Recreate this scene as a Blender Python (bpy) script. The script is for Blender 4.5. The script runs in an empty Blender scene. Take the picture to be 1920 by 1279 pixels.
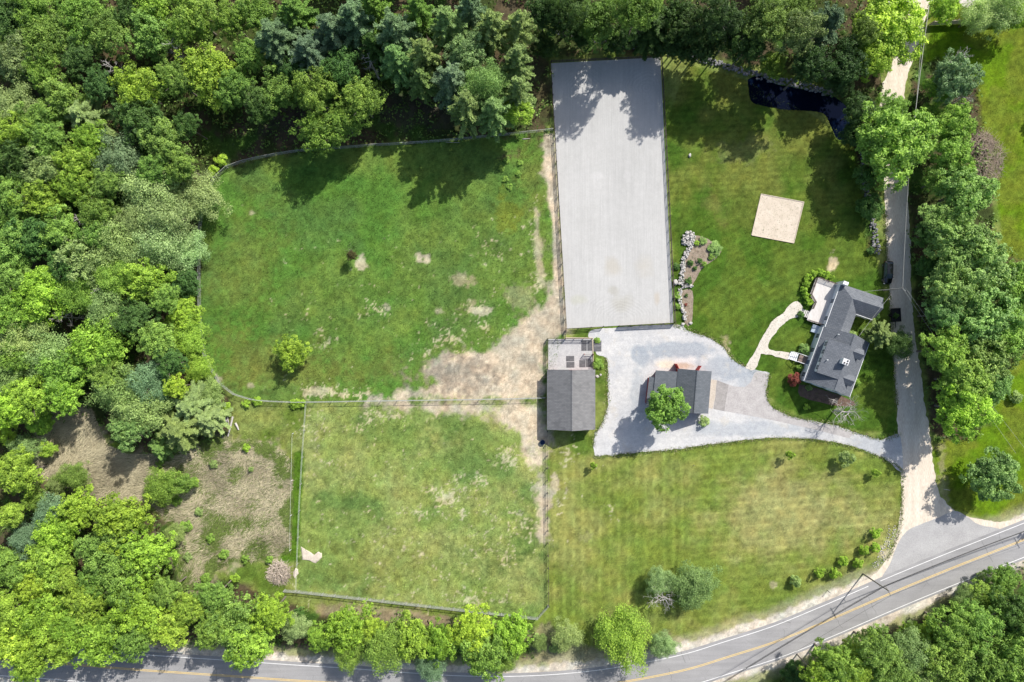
import bpy, math, random
import numpy as np
from mathutils import Vector, Matrix

SC = bpy.context.scene
COL = SC.collection
R = math.radians

# ---------------------------------------------------------------- camera, sky, sun, exposure
H_CAM = 150.0          # drone height, metres
PXM = 8.5              # picture pixels (1920 wide) per metre on the ground
cam_d = bpy.data.cameras.new('camera'); cam = bpy.data.objects.new('camera', cam_d); COL.objects.link(cam)
cam.location = (0, 0, H_CAM); cam.rotation_euler = (0, 0, 0)
cam_d.sensor_width = 36; cam_d.lens = 36*H_CAM/(1920/PXM); cam_d.clip_start = 1; cam_d.clip_end = 6000
SC.camera = cam

SUN_EL, SUN_AZ = R(42.5), R(37.5)      # azimuth clockwise from +Y
W = bpy.data.worlds.new('World'); SC.world = W; W.use_nodes = True
nt = W.node_tree; bg = nt.nodes['Background']
sky = nt.nodes.new('ShaderNodeTexSky'); sky.sky_type = 'NISHITA'; sky.sun_disc = False
sky.sun_elevation = SUN_EL; sky.sun_rotation = SUN_AZ; sky.air_density = 1.0; sky.dust_density = 2.2
nt.links.new(sky.outputs[0], bg.inputs[0]); bg.inputs[1].default_value = 0.128
sd = bpy.data.lights.new('sun', 'SUN'); sd.energy = 4.8; sd.angle = R(0.53); sd.color = (1, 0.955, 0.89)
sun = bpy.data.objects.new('sun', sd); COL.objects.link(sun)
sdir = Vector((math.sin(SUN_AZ)*math.cos(SUN_EL), math.cos(SUN_AZ)*math.cos(SUN_EL), math.sin(SUN_EL)))
sun.rotation_euler = sdir.to_track_quat('Z', 'Y').to_euler()
SC.view_settings.view_transform = 'Standard'; SC.view_settings.look = 'None'
SC.view_settings.exposure = 0.35; SC.view_settings.gamma = 1; SC.view_settings.use_curve_mapping = False
SC.cycles.max_bounces = 6; SC.cycles.diffuse_bounces = 3; SC.cycles.transmission_bounces = 4
SC.cycles.transparent_max_bounces = 6; SC.cycles.use_denoising = True

# ---------------------------------------------------------------- helpers
def P(u, v, z=0.0):
    """world point at height z that lies behind picture pixel (u, v)"""
    k = (1 - z/H_CAM)/PXM
    return Vector(((u-960)*k, (639.5-v)*k, z))

def tag(o, label=None, cat=None, group=None, kind=None):
    if label: o['label'] = label
    if cat: o['category'] = cat
    if group: o['group'] = group
    if kind: o['kind'] = kind
    return o

def empty(name, loc=(0, 0, 0), rz=0.0):
    o = bpy.data.objects.new(name, None); o.empty_display_size = 0.5
    o.location = loc; o.rotation_euler = (0, 0, rz); COL.objects.link(o); return o

def link(name, me, parent=None, mat=None, loc=None):
    o = bpy.data.objects.new(name, me); COL.objects.link(o)
    if parent is not None: o.parent = parent
    if loc is not None: o.location = loc
    if mat is not None and not me.materials: me.materials.append(mat)
    return o

def mesh(name, verts, faces, mat=None, smooth=False):
    me = bpy.data.meshes.new(name); me.from_pydata([tuple(v) for v in verts], [], faces)
    if mat: me.materials.append(mat)
    if smooth: me.polygons.foreach_set('use_smooth', [True]*len(me.polygons))
    me.update(); return me

def mesh_np(name, verts, faces, mat=None, cols=None, fattr=None, smooth=False):
    """verts (N,3), faces (M,k) arrays; cols (N,3) point colours; fattr dict of face floats"""
    me = bpy.data.meshes.new(name); k = faces.shape[1]
    me.vertices.add(len(verts)); me.vertices.foreach_set('co', np.ascontiguousarray(verts, np.float32).ravel())
    me.loops.add(faces.size); me.loops.foreach_set('vertex_index', np.ascontiguousarray(faces, np.int32).ravel())
    me.polygons.add(len(faces)); me.polygons.foreach_set('loop_start', np.arange(0, faces.size, k, dtype=np.int32))
    if smooth: me.polygons.foreach_set('use_smooth', np.ones(len(faces), bool))
    me.update(calc_edges=True)
    if cols is not None:
        a = me.color_attributes.new('col', 'FLOAT_COLOR', 'POINT')
        a.data.foreach_set('color', np.concatenate([cols, np.ones((len(cols), 1))], 1).astype(np.float32).ravel())
    for n, arr in (fattr or {}).items():
        a = me.attributes.new(n, 'FLOAT', 'FACE'); a.data.foreach_set('value', arr.astype(np.float32))
    if mat: me.materials.append(mat)
    return me

class MB:
    """collects boxes, tubes and polygons into one mesh"""
    def __init__(s): s.v = []; s.f = []
    def poly(s, pts):
        b = len(s.v); s.v += [tuple(p) for p in pts]; s.f.append(tuple(range(b, b+len(pts)))); return s
    def box(s, c, size, rz=0.0, rx=0.0, taper=1.0):
        b = len(s.v); M = Matrix.Rotation(rz, 3, 'Z') @ Matrix.Rotation(rx, 3, 'X')
        for dz in (-.5, .5):
            t = taper if dz > 0 else 1
            for dx, dy in ((-.5, -.5), (.5, -.5), (.5, .5), (-.5, .5)):
                s.v.append(tuple(Vector(c) + M @ Vector((dx*size[0]*t, dy*size[1]*t, dz*size[2]))))
        s.f += [(b, b+3, b+2, b+1), (b+4, b+5, b+6, b+7)] + [(b+i, b+(i+1) % 4, b+4+(i+1) % 4, b+4+i) for i in range(4)]
        return s
    def beam(s, p, q, w, h):
        """box from p to q, w wide (horizontal), h high"""
        p, q = Vector(p), Vector(q); d = (q-p)
        if d.length < 1e-6: return s
        d.normalize(); side = d.cross(Vector((0, 0, 1)))
        side = side.normalized() if side.length > 1e-4 else Vector((1, 0, 0))
        up = side.cross(d); b = len(s.v)
        for e in (p, q):
            for a, c in ((-.5, -.5), (.5, -.5), (.5, .5), (-.5, .5)): s.v.append(tuple(e+side*w*a+up*h*c))
        s.f += [(b, b+1, b+2, b+3), (b+7, b+6, b+5, b+4)] + [(b+i, b+4+i, b+4+(i+1) % 4, b+(i+1) % 4) for i in range(4)]
        return s
    def tube(s, pts, rad, n=6, cap=True):
        pts = [Vector(p) for p in pts]; m = len(pts)
        if not hasattr(rad, '__len__'): rad = [rad]*m
        b = len(s.v)
        for i, p in enumerate(pts):
            d = (pts[min(i+1, m-1)]-pts[max(i-1, 0)]).normalized()
            a = d.cross(Vector((0, 0, 1)));
            if a.length < .05: a = d.cross(Vector((0, 1, 0)))
            a.normalize(); c = d.cross(a)
            for j in range(n):
                t = 2*math.pi*j/n; s.v.append(tuple(p+(a*math.cos(t)+c*math.sin(t))*rad[i]))
        for i in range(m-1):
            for j in range(n):
                s.f.append((b+i*n+j, b+i*n+(j+1) % n, b+(i+1)*n+(j+1) % n, b+(i+1)*n+j))
        if cap: s.f.append(tuple(b+j for j in range(n))[::-1]); s.f.append(tuple(b+(m-1)*n+j for j in range(n)))
        return s
    def prism(s, pts, z0, z1):
        """vertical prism over a plan polygon of (x, y)"""
        n = len(pts); b = len(s.v)
        a = sum(pts[i][0]*pts[(i+1) % n][1]-pts[(i+1) % n][0]*pts[i][1] for i in range(n))
        if a < 0: pts = pts[::-1]
        s.v += [(p[0], p[1], z0) for p in pts]+[(p[0], p[1], z1) for p in pts]
        s.f += [tuple(range(b, b+n))[::-1], tuple(range(b+n, b+2*n))]+[(b+i, b+(i+1) % n, b+n+(i+1) % n, b+n+i) for i in range(n)]
        return s
    def slab(s, pts, th):
        """thin slab under a (possibly sloping) polygon"""
        n = len(pts); b = len(s.v)
        nn = (Vector(pts[1])-Vector(pts[0])).cross(Vector(pts[2])-Vector(pts[0]))
        if nn.z < 0: pts = pts[::-1]
        s.v += [tuple(p) for p in pts]+[(p[0], p[1], p[2]-th) for p in pts]
        s.f += [tuple(range(b, b+n)), tuple(range(b+n, b+2*n))[::-1]]+[(b+i, b+n+i, b+n+(i+1) % n, b+(i+1) % n) for i in range(n)]
        return s
    def mesh(s, name, mat=None, smooth=False): return mesh(name, s.v, s.f, mat, smooth)
    def build(s, name, mat, parent=None, smooth=False): return link(name, s.mesh(name, mat, smooth), parent)

# value noise in numpy -------------------------------------------------------
_rng = np.random.default_rng(7)
_LAT = _rng.random((256, 256)).astype(np.float32)
def vnoise(x, y, s, ox=0, oy=0):
    x = x/s+ox*17.3+1000; y = y/s+oy*11.7+1000
    xi = np.floor(x).astype(np.int64); yi = np.floor(y).astype(np.int64)
    fx = x-xi; fy = y-yi; fx = fx*fx*(3-2*fx); fy = fy*fy*(3-2*fy)
    a = _LAT[xi & 255, yi & 255]; b = _LAT[(xi+1) & 255, yi & 255]; c = _LAT[xi & 255, (yi+1) & 255]; d = _LAT[(xi+1) & 255, (yi+1) & 255]
    return (a*(1-fx)+b*fx)*(1-fy)+(c*(1-fx)+d*fx)*fy
def fbm(x, y, s, o=4, seed=0, g=.5):
    t = 0; amp = 1; tot = 0
    ca, sa = math.cos(.6), math.sin(.6)
    for i in range(o):
        t = t+amp*vnoise(x, y, s, seed+i*3.1, seed*1.7+i); tot += amp; amp *= g; s *= .5
        x, y = x*ca-y*sa, x*sa+y*ca
    return t/tot
def smooth(a, b, x):
    t = np.clip((x-a)/(b-a), 0, 1); return t*t*(3-2*t)
def sdpoly(x, y, poly, closed=True):
    d = np.full(x.shape, 1e18); inside = np.zeros(x.shape, bool); n = len(poly)
    for i in range(n if closed else n-1):
        x0, y0 = poly[i]; x1, y1 = poly[(i+1) % n]; dx, dy = x1-x0, y1-y0
        t = np.clip(((x-x0)*dx+(y-y0)*dy)/(dx*dx+dy*dy+1e-9), 0, 1)
        d = np.minimum(d, (x-x0-t*dx)**2+(y-y0-t*dy)**2)
        if closed and y0 != y1:
            inside ^= ((y0 > y) != (y1 > y)) & (x < (x1-x0)*(y-y0)/(y1-y0)+x0)
    d = np.sqrt(d); return np.where(inside, -d, d) if closed else d

def curve(pts, step=6.0):
    """Catmull-Rom through (u, v) points"""
    out = []; n = len(pts)
    for i in range(n-1):
        p0, p1, p2, p3 = [np.array(pts[max(0, min(n-1, j))], float) for j in (i-1, i, i+1, i+2)]
        m = max(1, int(np.linalg.norm(p2-p1)/step))
        for k in range(m):
            t = k/m
            out.append(tuple(.5*((2*p1)+(-p0+p2)*t+(2*p0-5*p1+4*p2-p3)*t*t+(-p0+3*p1-3*p2+p3)*t**3)))
    out.append(tuple(map(float, pts[-1]))); return out
def offset(line, d):
    """shift a (u, v) line sideways by d pixels (positive = towards +v when heading +u)"""
    a = np.array(line, float); t = np.gradient(a, axis=0); t /= np.linalg.norm(t, axis=1)[:, None]+1e-9
    return [tuple(p) for p in a+np.stack([-t[:, 1], t[:, 0]], 1)*d]

# ---------------------------------------------------------------- materials
def mat(name, col, rough=.8, spec=.3, metal=0.0):
    m = bpy.data.materials.new(name); m.use_nodes = True; b = m.node_tree.nodes['Principled BSDF']
    b.inputs['Base Color'].default_value = (*col, 1); b.inputs['Roughness'].default_value = rough
    b.inputs['Specular IOR Level'].default_value = spec; b.inputs['Metallic'].default_value = metal
    return m
class NT:
    def __init__(s, m): s.t = m.node_tree; s.b = s.t.nodes['Principled BSDF']
    def n(s, typ, **kw):
        q = s.t.nodes.new(typ)
        for k, v in kw.items(): setattr(q, k, v)
        return q
    def l(s, a, b): s.t.links.new(a, b)
    def coord(s, space='Object', scale=(1, 1, 1), rot=(0, 0, 0)):
        tc = s.n('ShaderNodeTexCoord'); mp = s.n('ShaderNodeMapping'); s.l(tc.outputs[space], mp.inputs[0])
        mp.inputs['Scale'].default_value = scale; mp.inputs['Rotation'].default_value = rot; return mp.outputs[0]
    def noise(s, vec, scale, detail=4, rough=.55):
        q = s.n('ShaderNodeTexNoise'); q.inputs['Scale'].default_value = scale; q.inputs['Detail'].default_value = detail
        q.inputs['Roughness'].default_value = rough; s.l(vec, q.inputs['Vector']); return q.outputs[0]
    def ramp(s, fac, stops):
        q = s.n('ShaderNodeValToRGB'); s.l(fac, q.inputs[0]); e = q.color_ramp.elements
        while len(e) < len(stops): e.new(.5)
        for el, (p, c) in zip(e, stops): el.position = p; el.color = (*c, 1) if len(c) == 3 else c
        return q.outputs[0]
    def rng(s, v, a, b, c, d):
        q = s.n('ShaderNodeMapRange'); s.l(v, q.inputs[0])
        for i, x in enumerate((a, b, c, d)): q.inputs[i+1].default_value = x
        return q.outputs[0]
    def mix(s, f, a, b, mode='MIX'):
        q = s.n('ShaderNodeMix', data_type='RGBA', blend_type=mode)
        for i, x in ((0, f), (6, a), (7, b)):
            if isinstance(x, (int, float)): q.inputs[i].default_value = x
            elif isinstance(x, tuple): q.inputs[i].default_value = (*x, 1)
            else: s.l(x, q.inputs[i])
        return q.outputs[2]
    def math(s, op, a, b=0.0):
        q = s.n('ShaderNodeMath', operation=op)
        for i, x in ((0, a), (1, b)):
            if isinstance(x, (int, float)): q.inputs[i].default_value = x
            else: s.l(x, q.inputs[i])
        return q.outputs[0]
    def bump(s, h, dist=.05, strength=.6):
        q = s.n('ShaderNodeBump'); q.inputs['Distance'].default_value = dist; q.inputs['Strength'].default_value = strength
        s.l(h, q.inputs['Height']); s.l(q.outputs[0], s.b.inputs['Normal'])
    def base(s, c): s.l(c, s.b.inputs['Base Color'])
    def spot(s, u, v, ru, rv, wob=None, soft=.6):
        """soft elliptical mask centred on a place given in picture pixels"""
        g = s.n('ShaderNodeNewGeometry'); sub = s.n('ShaderNodeVectorMath', operation='SUBTRACT'); s.l(g.outputs[0], sub.inputs[0])
        sub.inputs[1].default_value = tuple(P(u, v))
        mul = s.n('ShaderNodeVectorMath', operation='MULTIPLY'); s.l(sub.outputs[0], mul.inputs[0]); mul.inputs[1].default_value = (PXM/ru, PXM/rv, 0)
        ln = s.n('ShaderNodeVectorMath', operation='LENGTH'); s.l(mul.outputs[0], ln.inputs[0]); d = ln.outputs['Value']
        if wob is not None: d = s.math('ADD', d, s.math('MULTIPLY', s.math('SUBTRACT', wob, .5), 1.6))
        return s.rng(d, 1-soft, 1+soft*.3, 1, 0)

def noisy(name, c0, c1, scale=2.0, fine=12.0, rough=.85, spec=.25, finemix=.25, bump=.03, stretch=(1, 1, 1), rot=0.0, space='Object'):
    m = mat(name, c0, rough, spec); t = NT(m); v = t.coord(space, stretch, (0, 0, rot))
    a = t.noise(v, scale, 5); b = t.noise(v, fine, 3)
    c = t.ramp(a, [(.32, c0), (.68, c1)])
    c = t.mix(finemix, c, t.ramp(b, [(.3, (.25, .25, .25)), (.7, (.85, .85, .85))]), 'OVERLAY')
    t.base(c)
    if bump: t.bump(b, bump)
    return m
# ================================================================= GROUND
WOODS = [
 [(-900, -700), (1030, -700), (1030, 245), (985, 250), (900, 258), (800, 266), (700, 273), (640, 278), (590, 283), (530, 290), (470, 302), (420, 320), (398, 345), (382, 390), (374, 440), (374, 620), (388, 690), (430, 745),
  (430, 800), (400, 850), (340, 850), (250, 850), (190, 810), (150, 780), (90, 790), (60, 850), (90, 910), (250, 940), (330, 990), (350, 1090), (440, 1090), (560, 1140), (600, 1150), (780, 1150), (1000, 1175), (1010, 1210), (1010, 1236), (640, 1222), (260, 1200), (-900, 1170)],
 [(1000, -700), (1700, -700), (1705, 30), (1690, 90), (1655, 130), (1645, 200), (1645, 300), (1640, 470), (1625, 470), (1615, 330), (1595, 230), (1560, 160), (1480, 140), (1400, 118), (1230, 95), (1130, 100), (1020, 112), (1025, 240), (985, 250), (960, 200)],
 [(1715, 120), (1760, 110), (1830, 150), (1840, 260), (1860, 360), (1865, 480), (1990, 500), (1990, 620), (1900, 680), (1860, 760), (1830, 820), (1752, 830), (1740, 740), (1722, 600), (1708, 470), (1704, 330), (1700, 200)],
 [(1360, 1320), (1480, 1265), (1560, 1215), (1650, 1190), (1760, 1150), (1840, 1085), (1920, 1050), (2900, 700), (2900, 2200), (1300, 2200)],
]
MARSH = [(70, 790), (100, 770), (170, 760), (200, 830), (240, 852), (330, 850), (400, 815), (440, 828), (500, 826), (552, 862), (547, 1035), (500, 1050), (440, 1052), (405, 1072), (390, 1105), (345, 1105), (330, 1060), (320, 980), (280, 935), (200, 945), (100, 905), (60, 880)]
PAD_N = [(1037, 246), (985, 250), (900, 258), (800, 266), (700, 273), (640, 278), (590, 283), (530, 290), (470, 302), (420, 320), (398, 345), (382, 390), (376, 440), (376, 560), (380, 640), (386, 670), (400, 695), (423, 727), (450, 742), (480, 749), (520, 752), (700, 751), (850, 749), (1024, 746), (1060, 620)]
PAD_S = [(576, 756), (1024, 749), (1028, 1135), (1008, 1158), (560, 1107), (556, 1105), (567, 880)]
LAWN_E = [(1245, 240), (1290, 120), (1400, 150), (1500, 205), (1600, 260), (1640, 470), (1670, 600), (1683, 815), (1600, 805), (1500, 780), (1440, 740), (1400, 690), (1330, 633), (1268, 610), (1262, 500)]
LAWN_SE = [(1030, 835), (1115, 860), (1280, 842), (1400, 824), (1530, 823), (1630, 848), (1690, 885), (1688, 970), (1660, 1045), (1560, 1090), (1400, 1160), (1240, 1215), (1180, 1225), (1000, 1200), (1000, 1165), (1030, 1135)]
LAWN_R = [(1820, -200), (2900, -200), (2900, 900), (1920, 965), (1850, 972), (1790, 955), (1760, 920), (1748, 850), (1760, 800), (1860, 800), (1880, 500), (1870, 380), (1840, 240), (1730, 140), (1745, 40)]
DIRT_N = [(1024, 250), (1038, 250), (1050, 430), (1062, 620), (1040, 636), (1024, 640), (1024, 748), (690, 750), (740, 738), (775, 730), (815, 715), (800, 690), (835, 668), (872, 655), (905, 668), (950, 628), (985, 600), (1022, 560), (1044, 520), (1042, 470), (1036, 400), (1022, 330)]
DIRT_S = [(690, 756), (1024, 752), (1025, 840), (1028, 1010), (1017, 1015), (1012, 960), (1005, 930), (1012, 880), (985, 868), (975, 820), (940, 790), (890, 775), (800, 770)]
ROAD_MID = [(-400, 1206), (-60, 1232), (60, 1240), (173, 1249), (262, 1256), (350, 1262), (440, 1268), (540, 1275), (637, 1281), (760, 1290), (860, 1296), (960, 1297), (1060, 1292), (1160, 1280), (1280, 1257), (1367, 1231), (1460, 1201), (1558, 1161), (1669, 1113), (1773, 1070), (1917, 1013), (2000, 979), (2400, 815)]

def build_ground():
    xs = np.concatenate([[-3500, -1200, -500, -250, -180, -150, -135], np.arange(-122, 122.01, .29), [135, 150, 180, 250, 500, 1200, 3500]])
    ys = np.concatenate([[-3500, -1200, -500, -250, -150, -110, -92], np.arange(-82, 82.01, .29), [92, 110, 150, 250, 500, 1200, 3500]])
    X, Y = np.meshgrid(xs, ys); U = 960+X*PXM; V = 639.5-Y*PXM
    u = U.ravel(); v = V.ravel(); N = len(u)
    wob = fbm(u, v, 26, 4, 3)-.5; fine = fbm(u, v, 6, 2, 9)-.5; big = fbm(u, v, 160, 4, 5); mid = fbm(u, v, 48, 4, 21); sp = vnoise(u, v, 2.6, 4, 4)
    def C(*c): return np.array(c)[None, :]
    def lerp(c, d, m): return c*(1-m[:, None])+d*m[:, None]
    # rough verge grass
    c = lerp(C(.10, .16, .025), C(.19, .23, .06), smooth(.35, .65, mid))
    def layer(poly, col, amp=14, soft=4, amount=1.0, pad=60):
        nonlocal c
        a = np.array(poly); k = (u > a[:, 0].min()-pad) & (u < a[:, 0].max()+pad) & (v > a[:, 1].min()-pad) & (v < a[:, 1].max()+pad)
        d = sdpoly(u[k], v[k], poly)+wob[k]*amp+fine[k]*amp*.5
        m = (1-smooth(-soft, soft, d))*amount; cc = col[k] if col.shape[0] == N else np.repeat(col, k.sum(), 0)
        c[k] = lerp(c[k], cc, m)
    def blob(x, y, rx, ry, col, amp=1.5, amount=1.0, rot=0, thr=0.45):
        k = (np.abs(u-x) < max(rx, ry)*2+5) & (np.abs(v-y) < max(rx, ry)*2+5)
        a, b = u[k]-x, v[k]-y; ca, sa = math.cos(rot), math.sin(rot); a, b = a*ca+b*sa, -a*sa+b*ca
        d = np.sqrt((a/rx)**2+(b/ry)**2)+wob[k]*amp*2+fine[k]*amp
        m = (1-smooth(1-thr, 1+thr, d))*amount; c[k] = lerp(c[k], np.repeat(col, k.sum(), 0), m)
    def speckle(x, y, rx, ry, col=C(.44, .41, .25), dens=.6, s=3.0, rot=0):
        k = (np.abs(u-x) < max(rx, ry)*1.6) & (np.abs(v-y) < max(rx, ry)*1.6)
        a, b = u[k]-x, v[k]-y; ca, sa = math.cos(rot), math.sin(rot); a, b = a*ca+b*sa, -a*sa+b*ca
        d = np.sqrt((a/rx)**2+(b/ry)**2); n = vnoise(u[k], v[k], s, 7, 2)*.6+fbm(u[k], v[k], 14, 3, 13)*.6
        m = smooth(.80, .96, n+(1-np.clip(d, 0, 1.5))*.34*dens); c[k] = lerp(c[k], np.repeat(col, k.sum(), 0), m*.8)
    # lawns and paddocks
    t = smooth(.38, .62, big*.6+mid*.4)
    pn = lerp(C(.080, .175, .028), C(.125, .198, .038), t); pn = lerp(pn, C(.080, .150, .036), smooth(.52, .72, fbm(u, v, 90, 4, 33))*.7)
    layer(PAD_N, pn, 3, 2)
    ps = lerp(C(.185, .252, .062), C(.25, .285, .09), t); ps = lerp(ps, C(.115, .19, .048), smooth(.52, .74, fbm(u, v, 70, 4, 41))*.8)
    layer(PAD_S, ps, 3, 2)
    le = lerp(C(.060, .120, .014), C(.090, .142, .020), smooth(.4, .6, mid))
    top = smooth(470, 330, v+wob*90); le = lerp(le, C(.15, .17, .035), top*.8*smooth(.3, .6, fbm(u, v, 60, 3, 50)))
    layer(LAWN_E, le, 8, 3)
    ls = lerp(C(.145, .20, .035), C(.225, .24, .068), t)
    dry = 1-smooth(.3, 1.1, np.sqrt(((u-1480)/190)**2+((v-965)/105)**2)+wob*.9)
    ls = lerp(ls, C(.30, .28, .11), dry*.75)
    st = .5+.5*np.sin(u*2*math.pi/17.0+wob*3); kk = smooth(1300, 1280, u); st = st**3; ls = ls*(1+(.22*(st-.3)*kk)[:, None])
    st2 = .5+.5*np.sin((v+.08*u)*2*math.pi/15.0); st2 = st2**3; ls = ls*(1+(.20*(st2-.3)*(1-kk))[:, None])
    layer(LAWN_SE, ls, 6, 3)
    lr = lerp(C(.105, .19, .008), C(.13, .175, .018), smooth(.4, .6, mid))
    layer(LAWN_R, lr, 8, 4)
    # mower arcs on the east lawn
    k = sdpoly(u, v, LAWN_E) < 0
    arc = np.sin(np.hypot(u-1620, v-900)*2*math.pi/14); hz = np.sin((v+.05*u)*2*math.pi/11); w_ = smooth(420, 380, v); c[k] *= (1+.09*(arc*(1-w_)+hz*w_)[k])[:, None]
    # darker lush / olive tones inside the paddocks
    for x, y, rx, ry, a in ((540, 420, 60, 30, .5), (800, 430, 40, 20, .5), (700, 560, 90, 40, .5), (620, 610, 80, 26, .6), (880, 490, 30, 60, .5), (840, 800, 40, 24, .8), (1000, 1000, 34, 44, .8), (770, 830, 60, 22, .5), (905, 1075, 46, 26, .5), (650, 960, 50, 60, .4), (930, 1030, 50, 30, .45), (960, 350, 50, 60, .4)):
        blob(x, y, rx, ry, C(.072, .145, .030), 1.1, a*.75, thr=.8)
    for x, y, rx, ry, a in ((480, 670, 90, 40, .6), (460, 480, 60, 90, .35), (560, 700, 110, 30, .5), (700, 690, 70, 30, .4), (700, 1060, 90, 40, .35), (1000, 330, 24, 70, .5)):
        blob(x, y, rx, ry, C(.15, .17, .04), 1.1, a, thr=.7)
    blob(955, 395, 18, 26, C(.20, .21, .02), 1.6, .4, thr=.7)
    # bare earth
    earth = lerp(C(.48, .41, .30), C(.38, .335, .25), smooth(.4, .65, mid)); earth = lerp(earth, C(.57, .465, .335), smooth(.5, .7, fbm(u, v, 60, 3, 77))*.6)
    layer(DIRT_N, earth, 34, 9); layer([(1021, 250), (1037, 250), (1048, 400), (1060, 620), (1046, 600), (1038, 520), (1036, 450), (1030, 380), (1020, 310)], earth, 7, 3); layer([(1004, 390), (1010, 395), (1012, 440), (1016, 500), (1022, 540), (1012, 530), (1002, 470)], C(.42, .36, .25), 14, 4, .7); layer(DIRT_S, lerp(earth, C(.47, .41, .29), np.full(N, .5)), 40, 10)
    blob(850, 705, 60, 26, C(.29, .25, .19), 1.2, .8, thr=.5)
    straw = C(.34, .30, .18); sand = C(.50, .43, .31)
    for x, y, rx, ry, col, a in ((866, 525, 22, 18, straw, .8), (890, 562, 16, 9, straw, .7), (905, 583, 22, 6, sand, .8), (676, 494, 9, 10, sand, .8), (785, 484, 6, 7, sand, .9), (801, 486, 6, 8, sand, .9), (725, 573, 5, 8, sand, .6), (832, 584, 12, 8, sand, .6),
         (452, 384, 5, 4, sand, .6), (474, 400, 5, 4, sand, .5), (471, 724, 7, 6, sand, .6), (404, 712, 9, 14, sand, .9), (407, 683, 4, 4, C(.5, .24, .12), .8), (595, 732, 22, 8, sand, .6), (975, 560, 26, 30, straw, .45), (1562, 490, 9, 14, C(.55, .46, .31), .95),
         (1041, 905, 9, 20, sand, .8), (1360, 650, 8, 16, straw, .8), (1366, 662, 7, 14, sand, .7), (1100, 1010, 20, 20, straw, .25), (1448, 1098, 9, 9, sand, .5), (1700, 860, 6, 60, straw, .3), (1765, 880, 12, 60, straw, .55), (1655, 465, 16, 60, straw, .0),
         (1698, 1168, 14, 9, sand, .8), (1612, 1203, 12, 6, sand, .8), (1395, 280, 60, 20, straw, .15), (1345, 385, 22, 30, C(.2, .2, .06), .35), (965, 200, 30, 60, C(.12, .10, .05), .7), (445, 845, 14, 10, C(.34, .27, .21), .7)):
        blob(x, y, rx*.8, ry*.8, col, 1.7, a*.9)
    for a in ((845, 635, 50, 34, .9), (905, 605, 30, 34, .7), (800, 655, 30, 20, .7), (640, 738, 90, 14, 1.15), (605, 732, 60, 18, 1.1), (650, 740, 70, 10, .9), (700, 575, 30, 18, .4), (890, 580, 40, 20, .8), (1000, 440, 12, 50, .9), (1012, 530, 22, 40, .8), (600, 625, 30, 24, .35), (740, 780, 70, 18, .8), (820, 745, 200, 8, .7),
              (835, 930, 46, 26, 1), (880, 900, 40, 20, .9), (790, 960, 30, 16, .8), (860, 965, 46, 12, .8), (950, 855, 46, 30, 1), (1000, 840, 30, 40, .9), (990, 990, 30, 60, .7), (920, 1010, 60, 50, .4), (770, 1030, 60, 40, .4), (700, 1130, 120, 20, .3), (680, 800, 30, 30, .5), (900, 1120, 80, 24, .5), (1060, 850, 24, 22, .8), (1060, 920, 14, 30, .7),
              (1145, 955, 16, 10, .5), (930, 470, 26, 40, .35), (590, 800, 60, 60, .25)):
        speckle(a[0], a[1], a[2], a[3], dens=a[4])
    # woodland floor, marsh, shoulders
    floor = lerp(C(.045, .06, .018), C(.085, .066, .038), smooth(.45, .6, mid)); floor = lerp(floor, C(.05, .10, .018), smooth(.55, .7, fbm(u, v, 40, 3, 61)))
    for w in WOODS: layer(w, floor, 16, 6, pad=100)
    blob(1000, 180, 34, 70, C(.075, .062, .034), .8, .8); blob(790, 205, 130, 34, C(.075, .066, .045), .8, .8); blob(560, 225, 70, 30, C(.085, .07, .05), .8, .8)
    marsh = lerp(C(.24, .21, .14), C(.34, .30, .185), smooth(.3, .7, fbm(u, v, 30, 4, 71))); marsh = lerp(marsh, C(.09, .12, .04), smooth(.58, .7, mid)*.7)
    marsh = marsh*(1+.25*smooth(380, 480, u))[:, None]; layer(MARSH, marsh, 46, 12)
    layer([(549, 845), (571, 845), (560, 1050), (524, 1056), (543, 1000)], C(.075, .15, .014), 8, 4)
    layer([(590, 1135), (720, 1140), (800, 1150), (990, 1178), (1000, 1195), (800, 1172), (600, 1155)], C(.27, .22, .14), 22, 5, .8)
    layer([(1000, 1180), (1030, 1170), (1100, 1215), (1180, 1225), (1240, 1190), (1290, 1200), (1240, 1235), (1000, 1250)], C(.28, .25, .15), 24, 6, .7)
    mid_line = curve(ROAD_MID, 30); k = v > 900
    d = sdpoly(u[k], v[k], mid_line, False)+wob[k]*14+fine[k]*8
    m = 1-smooth(44, 52, d); m2 = (1-smooth(52, 72, d))*.45
    c[k] = lerp(c[k], np.repeat(C(.42, .37, .26), k.sum(), 0), m2); c[k] = lerp(c[k], np.repeat(C(.55, .50, .42), k.sum(), 0), m)
    blob(1665, 1030, 12, 26, C(.5, .45, .34), 1.2, .7, rot=.6); blob(1810, 978, 60, 7, C(.58, .51, .40), .6, .9, rot=.15)
    # fine mottling of the turf itself
    m8 = fbm(u, v, 11, 3, 88)-.5; m20 = fbm(u, v, 30, 3, 91)-.5; warm = fbm(u, v, 18, 3, 95)-.5
    c *= (1+.42*(sp-.5)+.55*fine+.50*m8+.24*m20)[:, None]; c *= 1+warm[:, None]*np.array([[.26, .04, -.1]])
    c = np.clip(c, .004, .8)
    z = np.zeros(N)
    dp = sdpoly(u, v, curve(POND+[POND[0]], 6)[:-1])+wob*4; z -= smooth(5, -3, dp)*1.3
    far = np.clip(np.maximum((np.abs(X.ravel())-120)/4, (np.abs(Y.ravel())-80)/4), 0, 1); c = lerp(c, C(.075, .12, .03), far)
    verts = np.stack([X.ravel(), Y.ravel(), z], 1)
    nx, ny = len(xs), len(ys); i = np.arange(nx-1); j = np.arange(ny-1); I, J = np.meshgrid(i, j); a = (J*nx+I).ravel()
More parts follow.
